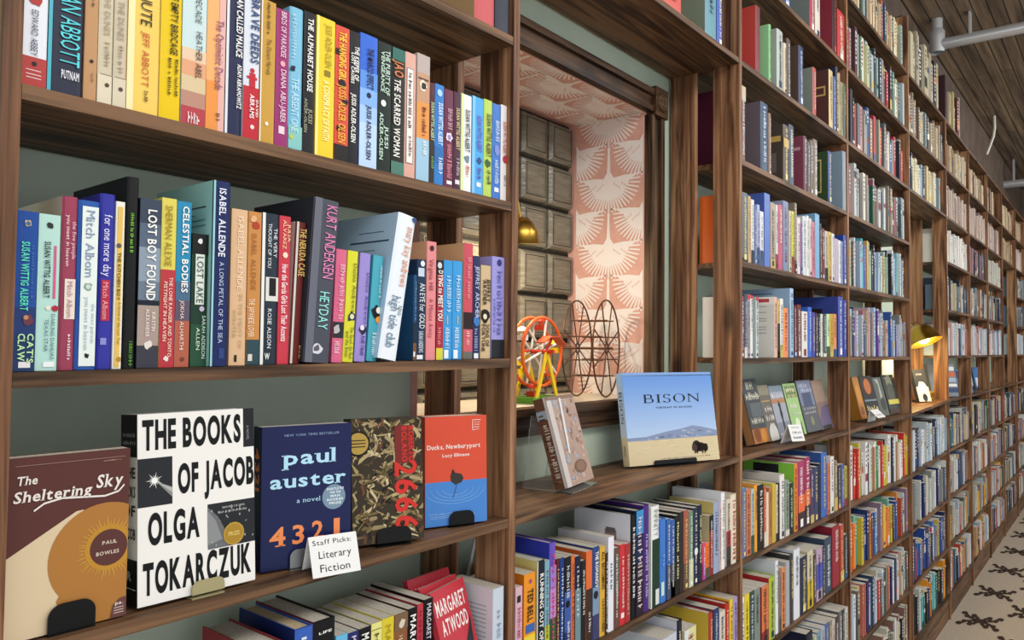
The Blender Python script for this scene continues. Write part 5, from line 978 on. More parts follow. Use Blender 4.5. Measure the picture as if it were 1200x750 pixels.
def d_4321(p):
    p.rect(0, 1, 0, 1, mat('#1d2450', .25), 1); C = mat('#b4e0f4'); O = mat('#f09058')
    p.text('NEW YORK TIMES BESTSELLER', .24, .925, .62, .016, mat('#8aa4c8'), 3)
    p.text('paul', .235, .725, .58, .098, C, 3, bold=True, serif=True); p.text('auster', .09, .565, .85, .092, C, 3, bold=True, serif=True)
    p.text('a novel', .38, .45, .26, .032, C, 3, serif=True)
    p.disc(.80, .465, .135, mat('#7a94a8'), 3, ry=.135*p.asp, n=26)
    for i, (t, w) in enumerate((('SHORTLISTED', .2), ('FOR THE', .12), ('MAN', .11), ('BOOKER', .19), ('PRIZE', .14))): p.text(t, .815-w/2, .515-.026*i, w, .016, mat('#eef6fa'), 4, bold=True)
    for t, u in (('4', .09), ('3', .335), ('2', .55), ('1', .80)): p.text(t, u, .165 + .012*(t in '21'), {'4': .17, '1': .07}.get(t, .13), .125, O, 3, bold=True, serif=True)
def s_4321(p): p.rect(0, 1, 0, 1, mat('#141a3e'), 1); p.text('4321', .25, .85, .3, .5, mat('#e08a54'), 3, bold=True, vert=True)
P = pose((305, 671.5), (410.5, 653.5), (307, 501), .036)
face_book('navy paperback with pale blue author name and orange digits', P, .036, '#1d2450', d_4321, s_4321)
easel(P, .036, .30, .56, .028, '#8d8e90', 'grey stand under the navy cover with orange digits', .6)

def d_2666(p):
    rng = random.Random(31); p.rect(0, 1, 0, 1, mat('#3a3124', .3), 1)
    cs = ['#9a8a62', '#75643f', '#b8a67a', '#3a3226', '#5e4f34', '#cdbd94', '#1c1914', '#857648', '#6a4630', '#a8946a']
    for i in range(330):
        u, v = rng.uniform(.01, .99), rng.uniform(.03, .98); a = rng.uniform(0, 6.28); L = rng.uniform(.025, .11); w = rng.uniform(.008, .036)
        pts = [(u+math.cos(a)*L*t - math.sin(a)*w*q + .03*math.sin(t*2.2), v+(math.sin(a)*L*t + math.cos(a)*w*q)*p.asp) for t, q in ((-1, 0), (-.4, 1), (.5, .9), (1, 0), (.4, -.5), (-.5, -.7))]
        p.poly([(min(.995, max(.005, x)), min(.995, max(.005, y))) for x, y in pts], mat(rng.choice(cs)), 2 + i % 4)
    RD = mat('#d0342c'); p.rect(.60, .86, .62, .93, mat('#7a2a24'), 7)
    for i, t in enumerate(('ROBERTO', 'BOLANO')): p.text(t, .80-.10*i, .92, .29, .075, RD, 8, bold=True, vert=True)
    p.text('2666', .60, .64, .56, .30, RD, 8, bold=True, vert=True)
    p.disc(.09, .80, .165, mat('#1c1a14'), 8, ry=.165*p.asp, n=24); p.poly([(max(.002, .09+.14*math.cos(2*math.pi*i/24)), .80+.14*math.sin(2*math.pi*i/24)*p.asp) for i in range(24)], mat('#b89a4a'), 9)
    for v in (.775, .80, .825): p.rect(.0, .19, v-.004, v+.004, mat('#2a2418'), 10)
P = pose((413, 641), (497, 630), (411, 491), .04)
face_book('paperback with dark gold tangled cover and red upright digits', P, .04, '#2c261e', d_2666)
easel(P, .04, .32, .80, .026, '#0e0e0e', 'wide black stand under the dark gold cover')

def d_ducks(p):
    p.rect(0, 1, 0, 1, mat('#d8523a', .28), 1); p.rect(0, 1, 0, .40, mat('#4a86d0', .28), 2); W_ = mat('#f2e4da')
    p.text('Ducks, Newburyport', .03, .70, .86, .04, W_, 3, bold=True); p.text('Lucy Ellmann', .27, .625, .44, .028, W_, 3, bold=True)
    for q, r in enumerate((.18, .26, .34, .42)):
        pts = [(max(.02, min(.98, .48+r*1.15*math.cos(t))), .33 + r*.36*math.sin(t)*.9) for t in [math.pi + math.pi*i/14 for i in range(15)]]
        p.line(pts, .004, mat('#84b4e4'), 3)
    p.poly([(.41, .40), (.40, .45), (.43, .49), (.48, .475), (.58, .46), (.61, .42), (.58, .385), (.48, .365)], mat('#3a3634'), 5)
    p.poly([(.42, .47), (.43, .51), (.46, .50), (.46, .47)], mat('#3a3634'), 5); p.line([(.50, .365), (.47, .30), (.44, .245)], .012, mat('#3a5a7a'), 4)
    p.text('~20', .06, .105, .6, .012, mat('#a8c8ec'), 4); lines(p, .08, .9, .07, .085, 2, '#86aee0', 4)
    for a in ((.76, .77, .86, .96), (.76, .90, .955, .96), (.76, .80, .86, .865)): p.rect(*a, W_, 4)
    for i in range(4): p.text('~5', .79, .93-.022*i, .09, .012, W_, 4)
P = pose((498, 619), (570.5, 610), (498, 489), .05)
face_book('orange over blue paperback with a floating duck, beside the end post', P, .05, '#d8523a', d_ducks)
easel(P, .05, .37, .77, .026, '#0e0e0e', 'small black stand under the orange and blue cover')

def tent_card(TL, TR, BR, BL, y, label, deco, back=.05):
    a, b, c, d = (onY(*q, yy) for q, yy in ((BL, y), (BR, y), (TR, y+.012), (TL, y+.012)))
    c = b + (d-a)
    root = thing('tent_card', tuple((a+b)/2), label, 'sign', None); CARD = mat('#eeeeec', .5)
    n = (b-a).cross(d-a).normalized(); th = n*-.0006
    mb = MB(); mb.hexa([a, b, b+th, a+th, d, c, c+th, d+th], CARD); pl = Plane(mb, a, b-a, d-a, n, step=.0003); deco(pl); mb.build('front_panel', root, root.location)
    bk = Vector((0, back, 0)); zz = max(shelf_zx(a.x), shelf_zx(b.x)) + .0012
    a2, b2 = a+bk, b+bk; a2.z = zz; b2.z = zz
    mb = MB(); mb.hexa([a2, b2, b2+Vector((0, .0006, 0)), a2+Vector((0, .0006, 0)), d+th, c+th, c+th*2, d+th*2], CARD); mb.build('back_panel', root, root.location)
def d_card(p):
    K = mat('#1c1c20'); r = random.Random(4)
    p.text('Staff Picks:', .07, .78, .80, .12, K, 1, jitter=.03, rng=r); p.text('Literary', .16, .44, .68, .18, K, 1, jitter=.03, slant=.02, rng=r); p.text('Fiction', .16, .11, .62, .18, K, 1, jitter=.03, rng=r)
tent_card((361, 630), (417, 619), (423, 668), (367, 678.5), .972, 'white handwritten staff picks card hooked over the shelf edge', d_card, back=.028)

# red copies leaning together, cover forward
def d_red(p):
    p.rect(0, 1, 0, 1, mat('#c03844', .3), 1); W_ = mat('#f0e6e2')
    p.text('MARGARET', .06, .80, .86, .115, W_, 3, bold=True); p.text('ATWOOD', .12, .64, .76, .115, W_, 3, bold=True)
    p.poly([(.95, .70), (.86, .62), (.70, .52), (.58, .38), (.5, .2), (.66, .1), (.8, .3), (.9, .5)], mat('#2a2a30'), 2); p.poly([(.5, .35), (.3, .42), (.1, .3), (.3, .2), (.55, .15)], mat('#2a2a30'), 2)
zb = zshelf('A0', 'A1', 'L4', 1.1)
for i, (TR, xr, yaw, lean, lab) in enumerate((((542, 676), 1.148, 12, 17, 'red paperback with white capitals and dark bird, front of three leaning copies'), ((533.5, 672), 1.152, 9, 16, 'red paperback, middle one of three leaning copies'), ((525, 664), 1.156, 3, 15, 'red paperback, rearmost of three leaning copies'))):
    yw, ln = math.radians(yaw), math.radians(lean); u = Vector((math.cos(yw), math.sin(yw), 0)); bk = Vector((-u.y, u.x, 0)); up = bk*math.sin(ln) + Vector((0, 0, math.cos(ln)))
    T = .012; tr = onX(TR[0], TR[1], xr); Ht = (tr.z-zb-.006)/math.cos(ln); Wd = .122; br = tr - up*Ht
    face_book(lab, (br - u*Wd, u, up, Wd, Ht), T, '#c03844', d_red, group='red leaning copies')

# window bay shelf -----------------------------------------------------
BIS = {'B': [[(.0, 0), (.12, 0), (.12, 1), (0, 1)], [(.10, .92), (.45, .92), (.45, 1), (.10, 1)], [(.1, .48), (.45, .48), (.45, .55), (.1, .55)], [(.1, 0), (.48, 0), (.48, .07), (.1, .07)], [(.40, .50), (.52, .58), (.55, .75), (.52, .92), (.40, 1), (.42, .92), (.44, .75), (.42, .56)], [(.44, 0), (.60, .10), (.64, .26), (.60, .44), (.44, .55), (.50, .44), (.52, .26), (.50, .10)], [(-.09, 0), (.2, 0), (.2, .03), (-.09, .03)], [(-.09, .97), (.2, .97), (.2, 1), (-.09, 1)]],
       'I': [[(.1, 0), (.23, 0), (.23, 1), (.1, 1)], [(0, 0), (.33, 0), (.33, .035), (0, .035)], [(0, .965), (.33, .965), (.33, 1), (0, 1)]],
       'N': [[(.08, 0), (.14, 0), (.14, 1), (.08, 1)], [(.0, 1), (.17, 1), (.80, .1), (.80, 0), (.74, 0), (.12, .9)], [(.74, 0), (.80, 0), (.80, 1), (.74, 1)], [(-.02, 0), (.24, 0), (.24, .035), (-.02, .035)], [(.64, .965), (.90, .965), (.90, 1), (.64, 1)]]}
def arcs(cx, cy, rx, ry, t0, t1, w0, w1, n=14):
    out = []
    for i in range(n):
        a, b = t0+(t1-t0)*i/n, t0+(t1-t0)*(i+1)/n; wa, wb = (w0+(w1-w0)*abs(math.cos(x)) for x in (a, b))
        out.append([(cx+rx*math.cos(a), cy+ry*math.sin(a)), (cx+rx*math.cos(b), cy+ry*math.sin(b)), (cx+(rx-wb)*math.cos(b), cy+(ry-w0)*math.sin(b)), (cx+(rx-wa)*math.cos(a), cy+(ry-w0)*math.sin(a))])
    return out
BIS['O'] = arcs(.42, .5, .42, .52, 0, 2*math.pi, .035, .13, 28)
BIS['S'] = arcs(.27, .76, .24, .25, .35, math.pi*1.5, .05, .10) + arcs(.27, .26, .26, .27, -math.pi+.35, math.pi*.5, .05, .11) + [[(.46, .78), (.50, .78), (.50, 1), (.46, .97)], [(.03, .02), (.07, .0), (.05, .24), (.02, .24)]]
def bison_word(p, u0, v0, du, dv, ma, vert=False):
    adv = dict(B=.80, I=.47, S=.72, O=1.0, N=.92); W_ = sum(adv[c] for c in 'BISON')-.05; x = 0
    for c in 'BISON':
        for pg in BIS[c]:
            p.poly([(u0 + b*dv, v0-(x+a)/W_*du) if vert else (u0+(x+a)/W_*du, v0+b*dv) for a, b in pg], ma, 4)
        x += adv[c]
def d_bison(p):
    for i in range(24):                                          # printed sky
        t = i/23; c = [int(a+(b-a)*t) for a, b in zip((0x6c, 0x98, 0xdc), (0xb4, 0xcc, 0xea))]; p.rect(0, 1, .975-.69*(i+1)/24, .975-.69*i/24, mat('#%02x%02x%02x' % tuple(c), .25), 1)
    p.rect(0, 1, .96, 1, mat('#86aade', .25), 1); p.rect(0, 1, 0, .288, mat('#d6c6a0', .25), 1)
    p.poly([(0, .26), (0, .295), (.2, .30), (.42, .345), (.6, .37), (.72, .40), (.84, .375), (1, .33), (1, .27), (.5, .265)], mat('#8494b4'), 2)
    rng = random.Random(6)
    for i in range(26): u = rng.uniform(.15, .95); v = rng.uniform(.27, .36-.2*abs(u-.7)); p.poly([(u, v+.02), (u+.05, v), (u-.02, v)], mat(rng.choice(['#9aa8c4', '#7484a4', '#b0b8c8'])), 3)
    for i in range(40): u = rng.uniform(.02, .95); v = rng.uniform(.03, .26); p.rect(u, u+rng.uniform(.02, .1), v, v+.005, mat(rng.choice(['#e0d2ae', '#c8b68c', '#dccca4'])), 2)
    K = mat('#16181c'); bison_word(p, .215, .665, .62, .092, K); p.text('PORTRAIT OF AN ICON', .335, .60, .40, .020, K, 4)
    BR = mat('#2a1c18'); A_ = p.asp
    p.disc(.785, .155, .065, BR, 4, ry=.040*A_); p.disc(.745, .165, .050, BR, 4, ry=.050*A_); p.disc(.845, .145, .030, BR, 4, ry=.036*A_)
    p.poly([(.70, .15), (.73, .205), (.77, .20), (.86, .17), (.85, .12), (.72, .12)], BR, 4)
    for u in (.715, .738, .800, .828): p.rect(u, u+.016, .085, .14, BR, 4)
    p.poly([(.855, .165), (.875, .185), (.868, .16)], BR, 4); p.poly([(.70, .165), (.690, .12), (.698, .12), (.71, .15)], BR, 4); p.disc(.72, .15, .03, mat('#46302a'), 5, ry=.03*A_)
    p.text('~26', .33, .05, .56, .011, mat('#7a6a4c'), 4)
def s_bison(p):
    for i in range(12): t = i/11; c = [int(a+(b-a)*t) for a, b in zip((0x8c, 0xb4, 0xe4), (0xc4, 0xd6, 0xea))]; p.rect(0, 1, 1-.7*(i+1)/12, 1-.7*i/12, mat('#%02x%02x%02x' % tuple(c)), 1)
    p.rect(0, 1, 0, .3, mat('#d8cbaa'), 1); bison_word(p, .25, .79, .34, .5, mat('#16181c'), True); p.text('~9', .35, .22, .12, .3, mat('#5a5a5a'), 4, vert=True)
P = pose((738, 547), (843.5, 538), (728, 437), .028)
face_book('large blue BISON hardcover with a prairie photo cover', P, .028, '#a8c2e4', d_bison, s_bison, hard=True, group='books on the window bay shelf')
easel(P, .028, .25, .72, .012, '#121212', 'low black stand under the large bison book')
def d_box(p):
    p.rect(0, 1, 0, 1, mat('#b39a8c', .2), 1); rng = random.Random(9)
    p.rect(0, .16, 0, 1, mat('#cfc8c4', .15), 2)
    for i in range(60): u, v = rng.uniform(.2, .95), rng.uniform(.05, .95); p.disc(u, v, rng.uniform(.03, .08), mat(rng.choice(['#a58878', '#c4aa98', '#94705c', '#bba294', '#9aa4b0'])), 3 + i % 3, ry=rng.uniform(.015, .035), n=8)
    p.disc(.62, .18, .22, mat('#7a5c4c'), 7, ry=.075); p.disc(.62, .18, .16, mat('#8a6a58'), 8, ry=.055); p.poly([(.60, .80), (.68, .86), (.66, .78)], mat('#3a3a48'), 8)
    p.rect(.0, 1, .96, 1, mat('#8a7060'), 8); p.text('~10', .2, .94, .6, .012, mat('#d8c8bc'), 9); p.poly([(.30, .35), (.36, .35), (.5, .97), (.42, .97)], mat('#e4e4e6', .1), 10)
def s_box(p):
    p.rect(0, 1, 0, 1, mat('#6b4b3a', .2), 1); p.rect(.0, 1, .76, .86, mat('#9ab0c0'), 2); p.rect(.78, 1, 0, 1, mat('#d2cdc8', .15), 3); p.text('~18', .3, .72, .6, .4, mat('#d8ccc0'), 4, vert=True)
    rng = random.Random(3)
    for i in range(14): v = rng.uniform(.03, .95); p.rect(rng.uniform(0, .2), rng.uniform(.3, .7), v, v+.02, mat(rng.choice(['#3c2a20', '#8a6a54', '#54382a'])), 2)
P = pose((665.5, 572), (696, 560), (638.5, 465.5), .034, .005)
bx = face_book('small shrink-wrapped boxed book with a brown bear-like photo on an acrylic stand', P, .034, '#a08c80', d_box, s_box, group='books on the window bay shelf', name='boxed_book')
bx['label'] = 'small shiny wrapped boxed book leaning back on a clear stand'
a, u, up, Wd, Ht = P; n = u.cross(up); back = Vector((-u.y, u.x, 0))
st = thing('book_easel', tuple(a), 'clear acrylic stand behind the shiny boxed book', 'book stand', None); zb = shelf_z(680, 566)+.001
for q in (.1, .9):
    c0 = a + u*(Wd*q); f0 = c0 - n*.037; f1 = f0 + up*(Ht*.82); g0 = c0 + back*.13; g0.z = zb; g1 = c0 - n*.036; g1.z = zb; w = u*.0025
    mb = MB(); mb.hexa([g1-w, g1+w, g0+w, g0-w, f1-w-back*.003, f1+w-back*.003, f1+w+back*.02, f1-w+back*.02], CLEAR); mb.build('side_panel', st, a)
mb = MB(); z1 = Vector((0, 0, .003)); l0 = a + n*.012; l0.z = zb; l1 = a + u*Wd + n*.012; l1.z = zb; l2 = l1 + back*.05; l3 = l0 + back*.05; mb.hexa([l0, l1, l2, l3, l0+z1, l1+z1, l2+z1, l3+z1], CLEAR); mb.build('lip', st, a)

# bay past the window: western display ---------------------------------
def cover(bg, items):
    def f(p):
        p.rect(0, 1, 0, 1, mat(bg, .3), 1)
        for k, it in enumerate(items):
            if it[0] == 'r': p.rect(*it[1:5], mat(it[5]), 2 + k*.15)
            elif it[0] == 't': p.text(it[1], *it[2:6], mat(it[6]), 7, bold=True)
            elif it[0] == 'd':
                ry = it[3]*p.asp*(it[5] if len(it) > 5 else 1)
                p.poly(clip([(it[1]+it[3]*math.cos(t), it[2]+ry*math.sin(t)) for t in [2*math.pi*i/20 for i in range(20)]], 0, 1, 0, 1), mat(it[4]), 2 + k*.15)
            elif it[0] == 'p': p.poly(it[1], mat(it[2]), 2 + k*.15)
    return f
MAN = [(.42, .05), (.46, .35), (.42, .45), (.44, .58), (.40, .64), (.45, .66), (.47, .71), (.53, .71), (.55, .66), (.60, .64), (.57, .58), (.60, .45), (.56, .35), (.62, .05), (.54, .05), (.52, .28), (.49, .05)]
GW = 'western books standing face out'
DISP = [
 ((866.6, 444.7), (884.5, 442.5), .034, '#3d4248', 'thick dark novel with tall cream capitals, first in the western display', cover('#43484c', [('r', 0, 1, 0, .22, '#a86a34'), ('r', .25, .95, .40, .62, '#5e6468'), ('d', .3, .14, .2, '#7a4420'), ('d', .7, .10, .18, '#c8863c'), ('t', '~4', .25, .83, .45, .12, '#dcdac4'), ('t', '~8', .1, .67, .85, .12, '#dcdac4'), ('t', '~7', .12, .30, .75, .09, '#dcdac4')]), '#a8784c'),
 ((886, 452), (898.5, 452), .02, '#6a665c', 'grey novel with white word blocks behind the dark one', cover('#6e6a60', [('r', 0, 1, .82, 1, '#8a8470'), ('r', .1, .9, .70, .72, '#b89a5a'), ('d', .6, .1, .4, '#dcdcd8'), ('t', '~4', .25, .52, .6, .1, '#e8e6e0'), ('t', '~5', .2, .36, .7, .1, '#e8e6e0'), ('t', '~3', .35, .22, .45, .09, '#e8e6e0')]), None),
 ((899.5, 452.7), (915, 449), .022, '#9aa0a8', 'pale novel with a lone standing figure', cover('#a4a8b4', [('r', 0, 1, .88, 1, '#7a8a98'), ('r', .0, 1, .66, .75, '#b0805c'), ('r', 0, 1, 0, .3, '#868a98'), ('p', MAN, '#2c3038'), ('t', '~7', .1, .76, .8, .09, '#e8ecf0'), ('t', '~6', .1, .06, .5, .06, '#e4e4e4')]), '#5a6068'),
 ((916.2, 450), (930.5, 447.6), .014, '#a8cc86', 'light green novel with cream lettering and tree', cover('#a4c886', [('r', .1, .95, .72, .95, '#6a8452'), ('t', '~5', .15, .83, .7, .1, '#e8e6c0'), ('t', '~5', .2, .72, .65, .07, '#d8d2a0'), ('t', '~4', .2, .52, .55, .1, '#e8f0d8'), ('t', '~6', .2, .38, .7, .08, '#e0ecd0'), ('d', .5, .2, .2, '#d8e8c0'), ('p', [(.7, 0), (.72, .25), (.78, .25), (.8, 0)], '#3a4a30')]), '#4a5a44'),
 ((931.2, 446), (948.5, 446), .03, '#5a606c', 'slate novel with a dark blue photo panel', cover('#62666c', [('r', .05, .95, .5, .98, '#7e86a0'), ('r', .2, .8, .48, .75, '#4c5672'), ('t', '~6', .1, .85, .55, .08, '#d0d8ec'), ('t', '~7', .15, .76, .75, .08, '#c8d0e4'), ('t', '~9', .1, .42, .8, .05, '#b8bcc4'), ('t', '~8', .1, .34, .75, .05, '#b8bcc4'), ('d', .5, .2, .1, '#8a8a6a')]), '#4a5048'),
 ((949.2, 446), (962, 446), .024, '#8a7670', 'dusty rose novel against the divider', cover('#8e7a72', [('r', 0, 1, .55, 1, '#a08a7c'), ('p', [(0, .2), (.4, .45), (1, .5), (1, .0), (0, 0)], '#6c6480'), ('r', .1, .9, .0, .08, '#3c3a38')]), '#5a4a48')]
for TL, TR, T, c, lab, dec, spc in DISP:
    face_book(lab, pose2(TL, TR, hi=XP['B1']-.004, T=T), T, c, dec, spcol=spc, group=GW, hard=T > .03)
def d_card2(p):
    K = mat('#3a4a60'); r = random.Random(5); p.text('Staff Picks', .2, .78, .6, .10, K, 1, jitter=.03, rng=r); p.text('~7', .2, .45, .65, .15, K, 1, rng=r); p.text('~8', .18, .15, .7, .15, K, 1, rng=r)
tent_card((923, 497.7), (937.5, 497), (943.6, 516.5), (928.6, 517.4), .972, 'small white tent card before the western books', d_card2, back=.045)
# next bay
D2 = [
 ((997, 442), (1004.5, 441), .05, '#a8702c', 'golden brown box-like book beside the divider', cover('#b07830', [('d', .5, .6, .3, '#c88c3c', 2), ('d', .5, .2, .3, '#8a5420'), ('r', 0, .1, 0, 1, '#7a4c1c')]), None),
 ((1005.2, 441), (1020.5, 441), .03, '#26241f', 'black book with an orange figure and cream title', cover('#26241f', [('r', .1, .9, .55, .95, '#3a2a20'), ('d', .5, .75, .25, '#b86a34'), ('r', .05, .95, .4, .44, '#7a8a94'), ('t', '~5', .1, .18, .8, .12, '#d8cc90'), ('t', '~5', .15, .05, .75, .1, '#c8bc80')]), None),
 ((1021.2, 442.5), (1031.2, 441), .02, '#5c6058', 'grey green book between two dark ones', cover('#5e625a', [('p', [(.2, .95), (.5, .8), (.4, .4), (.7, .5), (.6, .95)], '#a8aca0'), ('d', .6, .3, .3, '#3e423c')]), None),
 ((1031.8, 439.5), (1045.8, 438.6), .02, '#3a3c38', 'dark book with a yellow strip', cover('#3c3e3a', [('d', .5, .8, .25, '#8a8c74', 1), ('d', .5, .55, .3, '#5c6054', 1), ('r', .1, .95, .24, .36, '#d0c45c'), ('r', 0, 1, 0, .12, '#4a3428'), ('t', '~7', .15, .88, .7, .06, '#a8aa8c')]), None)]
for TL, TR, T, c, lab, dec, spc in D2: face_book(lab, pose2(TL, TR, hi=XP['B2']-.004, T=T, yaw=-8), T, c, dec, group='face-out books in the bay before the lamp')
tent_card((1019, 480.5), (1027.5, 479.5), (1038, 488.5), (1029, 490), .972, 'small white tent card before the dark display books', cover('#eeeeec', [('t', '~9', .1, .3, .8, .14, '#7a7a80')]), back=.05)
D3 = [((1068.5, 433), (1082.5, 432), .024, '#34343a', 'black and white photo book under the lit brass lamp', cover('#34353a', [('r', 0, 1, 0, .45, '#d6d2c8'), ('p', [(.1, .40), (.35, .62), (.7, .6), (.95, .42), (.6, .36)], '#c8c8c8'), ('d', .55, .12, .2, '#26262a'), ('t', '~6', .2, .82, .5, .05, '#b8b8b8')]), None),
 ((1083.2, 433), (1088, 433), .015, '#a8683c', 'rust coloured book leaning behind the photo book', cover('#b06c3c', []), None)]
TL, TR, T, c, lab, dec, spc = D3[0]; face_book(lab, pose2(TL, TR, hi=XP['B3']-.07, T=T, yaw=-22, y0=1.08), T, c, dec, group='books under the brass lamp')
TL, TR, T, c, lab, dec, spc = D3[1]; yw, ln = math.radians(-10), math.radians(11); u = Vector((math.cos(yw), math.sin(yw), 0)); up = Vector((-u.y, u.x, 0))*math.sin(ln) + Vector((0, 0, math.cos(ln)))
face_book(lab, (Vector((5.80, 1.15, shelf_zx(6.02)+.006)), u, up, .14, .21), T, c, dec, group='books under the brass lamp')
q = onZ(1097, 467, shelf_z(1097, 467)+.001); q.x = min(q.x, XP['B3']-.10); q.z = shelf_zx(q.x+.1)+.002; mb = MB(); mb.box((q.x-.08, q.y-.02, q.z), (q.x+.08, q.y+.05, q.z+.055), mat('#c8942c', .3)); 
pl = Plane(mb, (q.x-.08, q.y-.02, q.z), (.16, 0, 0), (0, 0, .055), (0, -1, 0), step=.0008)
for k in range(3): pl.rect(.08+.3*k, .30+.3*k, .2, .8, mat('#7a5418'))
o = mb.build('trinket_box', org=(q.x, q.y, q.z)); tag(o, 'small gold trinket box on the lamp lit shelf', 'box')
D4 = [((1114.5, 417), (1137, 415.5), .03, '#7e8690', 'pale grey picture book with orange and white stripes', cover('#7c848e', [('r', .35, 1, .78, .9, '#d8dce0'), ('r', .35, 1, .60, .74, '#c86a48'), ('r', .35, 1, .3, .38, '#e4e4e0'), ('r', .3, 1, .12, .26, '#3c4c70'), ('r', .35, 1, .44, .56, '#a8b4c4')]), None),
 ((1140, 417), (1147.5, 416), .02, '#5c7aa0', 'narrow blue book leaning in the second narrow bay', cover('#6484ac', [('r', .2, .9, .1, .3, '#dce4ec'), ('r', .2, .8, .6, .9, '#3c4c70')]), None),
 ((1160.5, 419), (1166.5, 418), .02, '#4c78b0', 'small blue and white book in the third narrow bay', cover('#4c7cb8', [('r', .1, .9, .1, .5, '#dce8f0')]), None)]
for (TL, TR, T, c, lab, dec, spc), (x0, y0, wd, yaw) in zip(D4, ((XP['B3']+.20, 1.12, .24, -36), (XP['C1']+.12, 1.11, .17, -38), (XP['C2']+.12, 1.11, .15, -38))):
    yw, ln = math.radians(yaw), math.radians(13); u = Vector((math.cos(yw), math.sin(yw), 0)); up = Vector((-u.y, u.x, 0))*math.sin(ln) + Vector((0, 0, math.cos(ln)))
    face_book(lab, (Vector((x0, y0, max(shelf_zx(x0), shelf_zx(x0+wd)) + .007)), u, up, wd, .25 if wd > .2 else .20), T, c, dec, group='face-out books in the narrow bays')

# ------------------------------------------------------------------ the many books of the distant bays, as one mass
SV, SF, SC = [], [], []
rs = random.Random(21)
def sbox(M, w, d, h, col, low):
    c = rgb(col); pg = rgb('#cdc7b8'); o = len(SV); t = min(.0024, w*.25)
    P8 = [(0,0,0),(w,0,0),(w,d,0),(0,d,0),(0,0,h),(w,0,h),(w,d,h),(0,d,h)]
    SV.extend(tuple(M @ Vector(p)) for p in P8)
    for f in ((0,1,5,4),(1,2,6,5),(2,3,7,6),(3,0,4,7)): SF.append([i+o for i in f]); SC.append(c)
    SF.append([4+o,5+o,6+o,7+o]); SC.append(pg if low else c)
    if rs.random() < .75 and w > .008:
        k = rgb(contrast(col, rs))
        for n in range(rs.randint(3, 9)):
            z1 = h*(.93-.085*n-rs.uniform(0, .01)); z0 = z1-h*rs.uniform(.03, .06); q = len(SV)
            SV.extend(tuple(M @ Vector(p)) for p in ((w*.3,-.0004,z0),(w*rs.uniform(.55,.75),-.0004,z0),(w*rs.uniform(.55,.75),-.0004,z1),(w*.3,-.0004,z1))); SF.append([q,q+1,q+2,q+3]); SC.append(k)
    if rs.random() < .4:
        k = rgb(rs.choice(['#c8b060', '#8a3038', '#31507c', '#d8d4c8', '#3a5a48', '#222228', '#e0dcd0', '#b86a3a'])); a = rs.uniform(0, .75); b = a+rs.uniform(.05, .22); q = len(SV)
        SV.extend(tuple(M @ Vector(p)) for p in ((0,-.0003,h*a),(w,-.0003,h*a),(w,-.0003,h*b),(0,-.0003,h*b))); SF.append([q,q+1,q+2,q+3]); SC.append(k)
def fill(p0, p1, lv, cols, hr=(.19, .25), wr=(.016, .042), end=1.0, cloth=False, start=0.0, gap=.1):
    x0 = XP[p0]+PT+.004 + start*(XP[p1]-XP[p0]); x1 = XP[p0] + (XP[p1]-XP[p0])*end - .006; x = x0; i = 0
    low = LV[lv] < 0.0
    while x < x1-.012:
        col = cols[i % len(cols)] if i < len(cols)*3 else rs.choice(cols); i += 1
        w = rs.uniform(*wr); hh = rs.uniform(*hr); w = min(w, x1-x)
        zs = zshelf(p0, p1, lv, x+w/2)+.0012; yf = D+rs.uniform(.010, .032); d = min(hh*.68, YB-.006-yf)
        M = Matrix.Translation((x, yf, zs))
        if rs.random() < .04 and x + w + .045 < x1:
            a = math.radians(rs.uniform(3, 7)); M = Matrix.Translation((x, yf, zs+w*math.sin(a))) @ Matrix.Rotation(a, 4, 'Y'); adv = w + hh*math.sin(a)
        else: adv = w
        sbox(M, w-.0006, d, hh, col, low); x += adv + (rs.uniform(.01, .05) if rs.random() < gap*.3 else 0)
K = lambda s: ['#'+c for c in s.split()]
fill('B1','B2','Lm3', K('c8b89a 8a5a3a d8ccb0 2a2a2a c8c0a4 d8d0b4 b4946a d8a070 cfc6a8 34443c b8684a 9ab0a8 3a4a6a b86a4a 2a3038 c0a888'), (.20,.26), end=.97)
fill('B1','B2','Lm2', K('7a8894 a88a94 4a423c b83048 c8c8c4 4a3034 d4ccb8 5a7a74 d8dcd4 e0e0cc b8b894 a8b4b4 5a6468 a8b8b8 3a4448 8aa0a0 20303a 2a3a3c'), (.21,.27), (.02,.05))
fill('B1','B2','Lm1', K('807c76 a83844 2a323c 1c2430 9aa08c c03a40 5a6a70 b08a8a 6a5a58 c8ccb8 9a9a9a 3e5488'), (.20,.27), (.02,.055), end=.98)
fill('B1','B2','L0', K('3a6a4a 2f5a44 96586a a8aca4 6a4a44 c0c4c0 4a6068 7a8890 c8ccc8 5a5a58 908a80 d0cec0 8a7a6a 8aa0b4'), (.19,.26), (.016,.05), end=.97)
fill('B1','B2','L1', K('4a5aa8 6a7ac0 c8a868 a8bca8 a8bca8 3a3e58 5a545c 2e302e d8dce0 8aacd4 3a4a8a a8bccc 4aa4b4 88c0c8 d0d8d4'), (.19,.25), (.014,.03))
fill('B1','B2','L2', K('b0bcd8 3a5a9c 9a9088 a8c4dc 2c3444 8a8c94 6a4a94 8a8e9c ccd2dc b4c0cc 7a8288 48587c b47884 a8ac90 c89aa0 b8b4a4'), (.17,.25), (.014,.03))
fill('B1','B2','L4', K('e4e4e0 3a7a48 4a9a5a d8dcd4 c83a34 c84038 d0bc3a c8b838 2a2c2c cccac8 e0e0e0 dcdcd8 3a3a44 d0d4d0 c8c4b4 b08a68 d4d0c8'), (.20,.26), (.018,.04))
fill('B1','B2','L5', K('d8a83a d4682c d8b43c e07838 e88a3c 6aa48c 4a9a94 c8b040 3a2a2c dfe4ec 2c4a90 24386a c8843c a85034 7a3a2c 3a4a74 4a80b8 c8ccc8 b8b4b0 8a7488'), (.19,.25), (.018,.04))
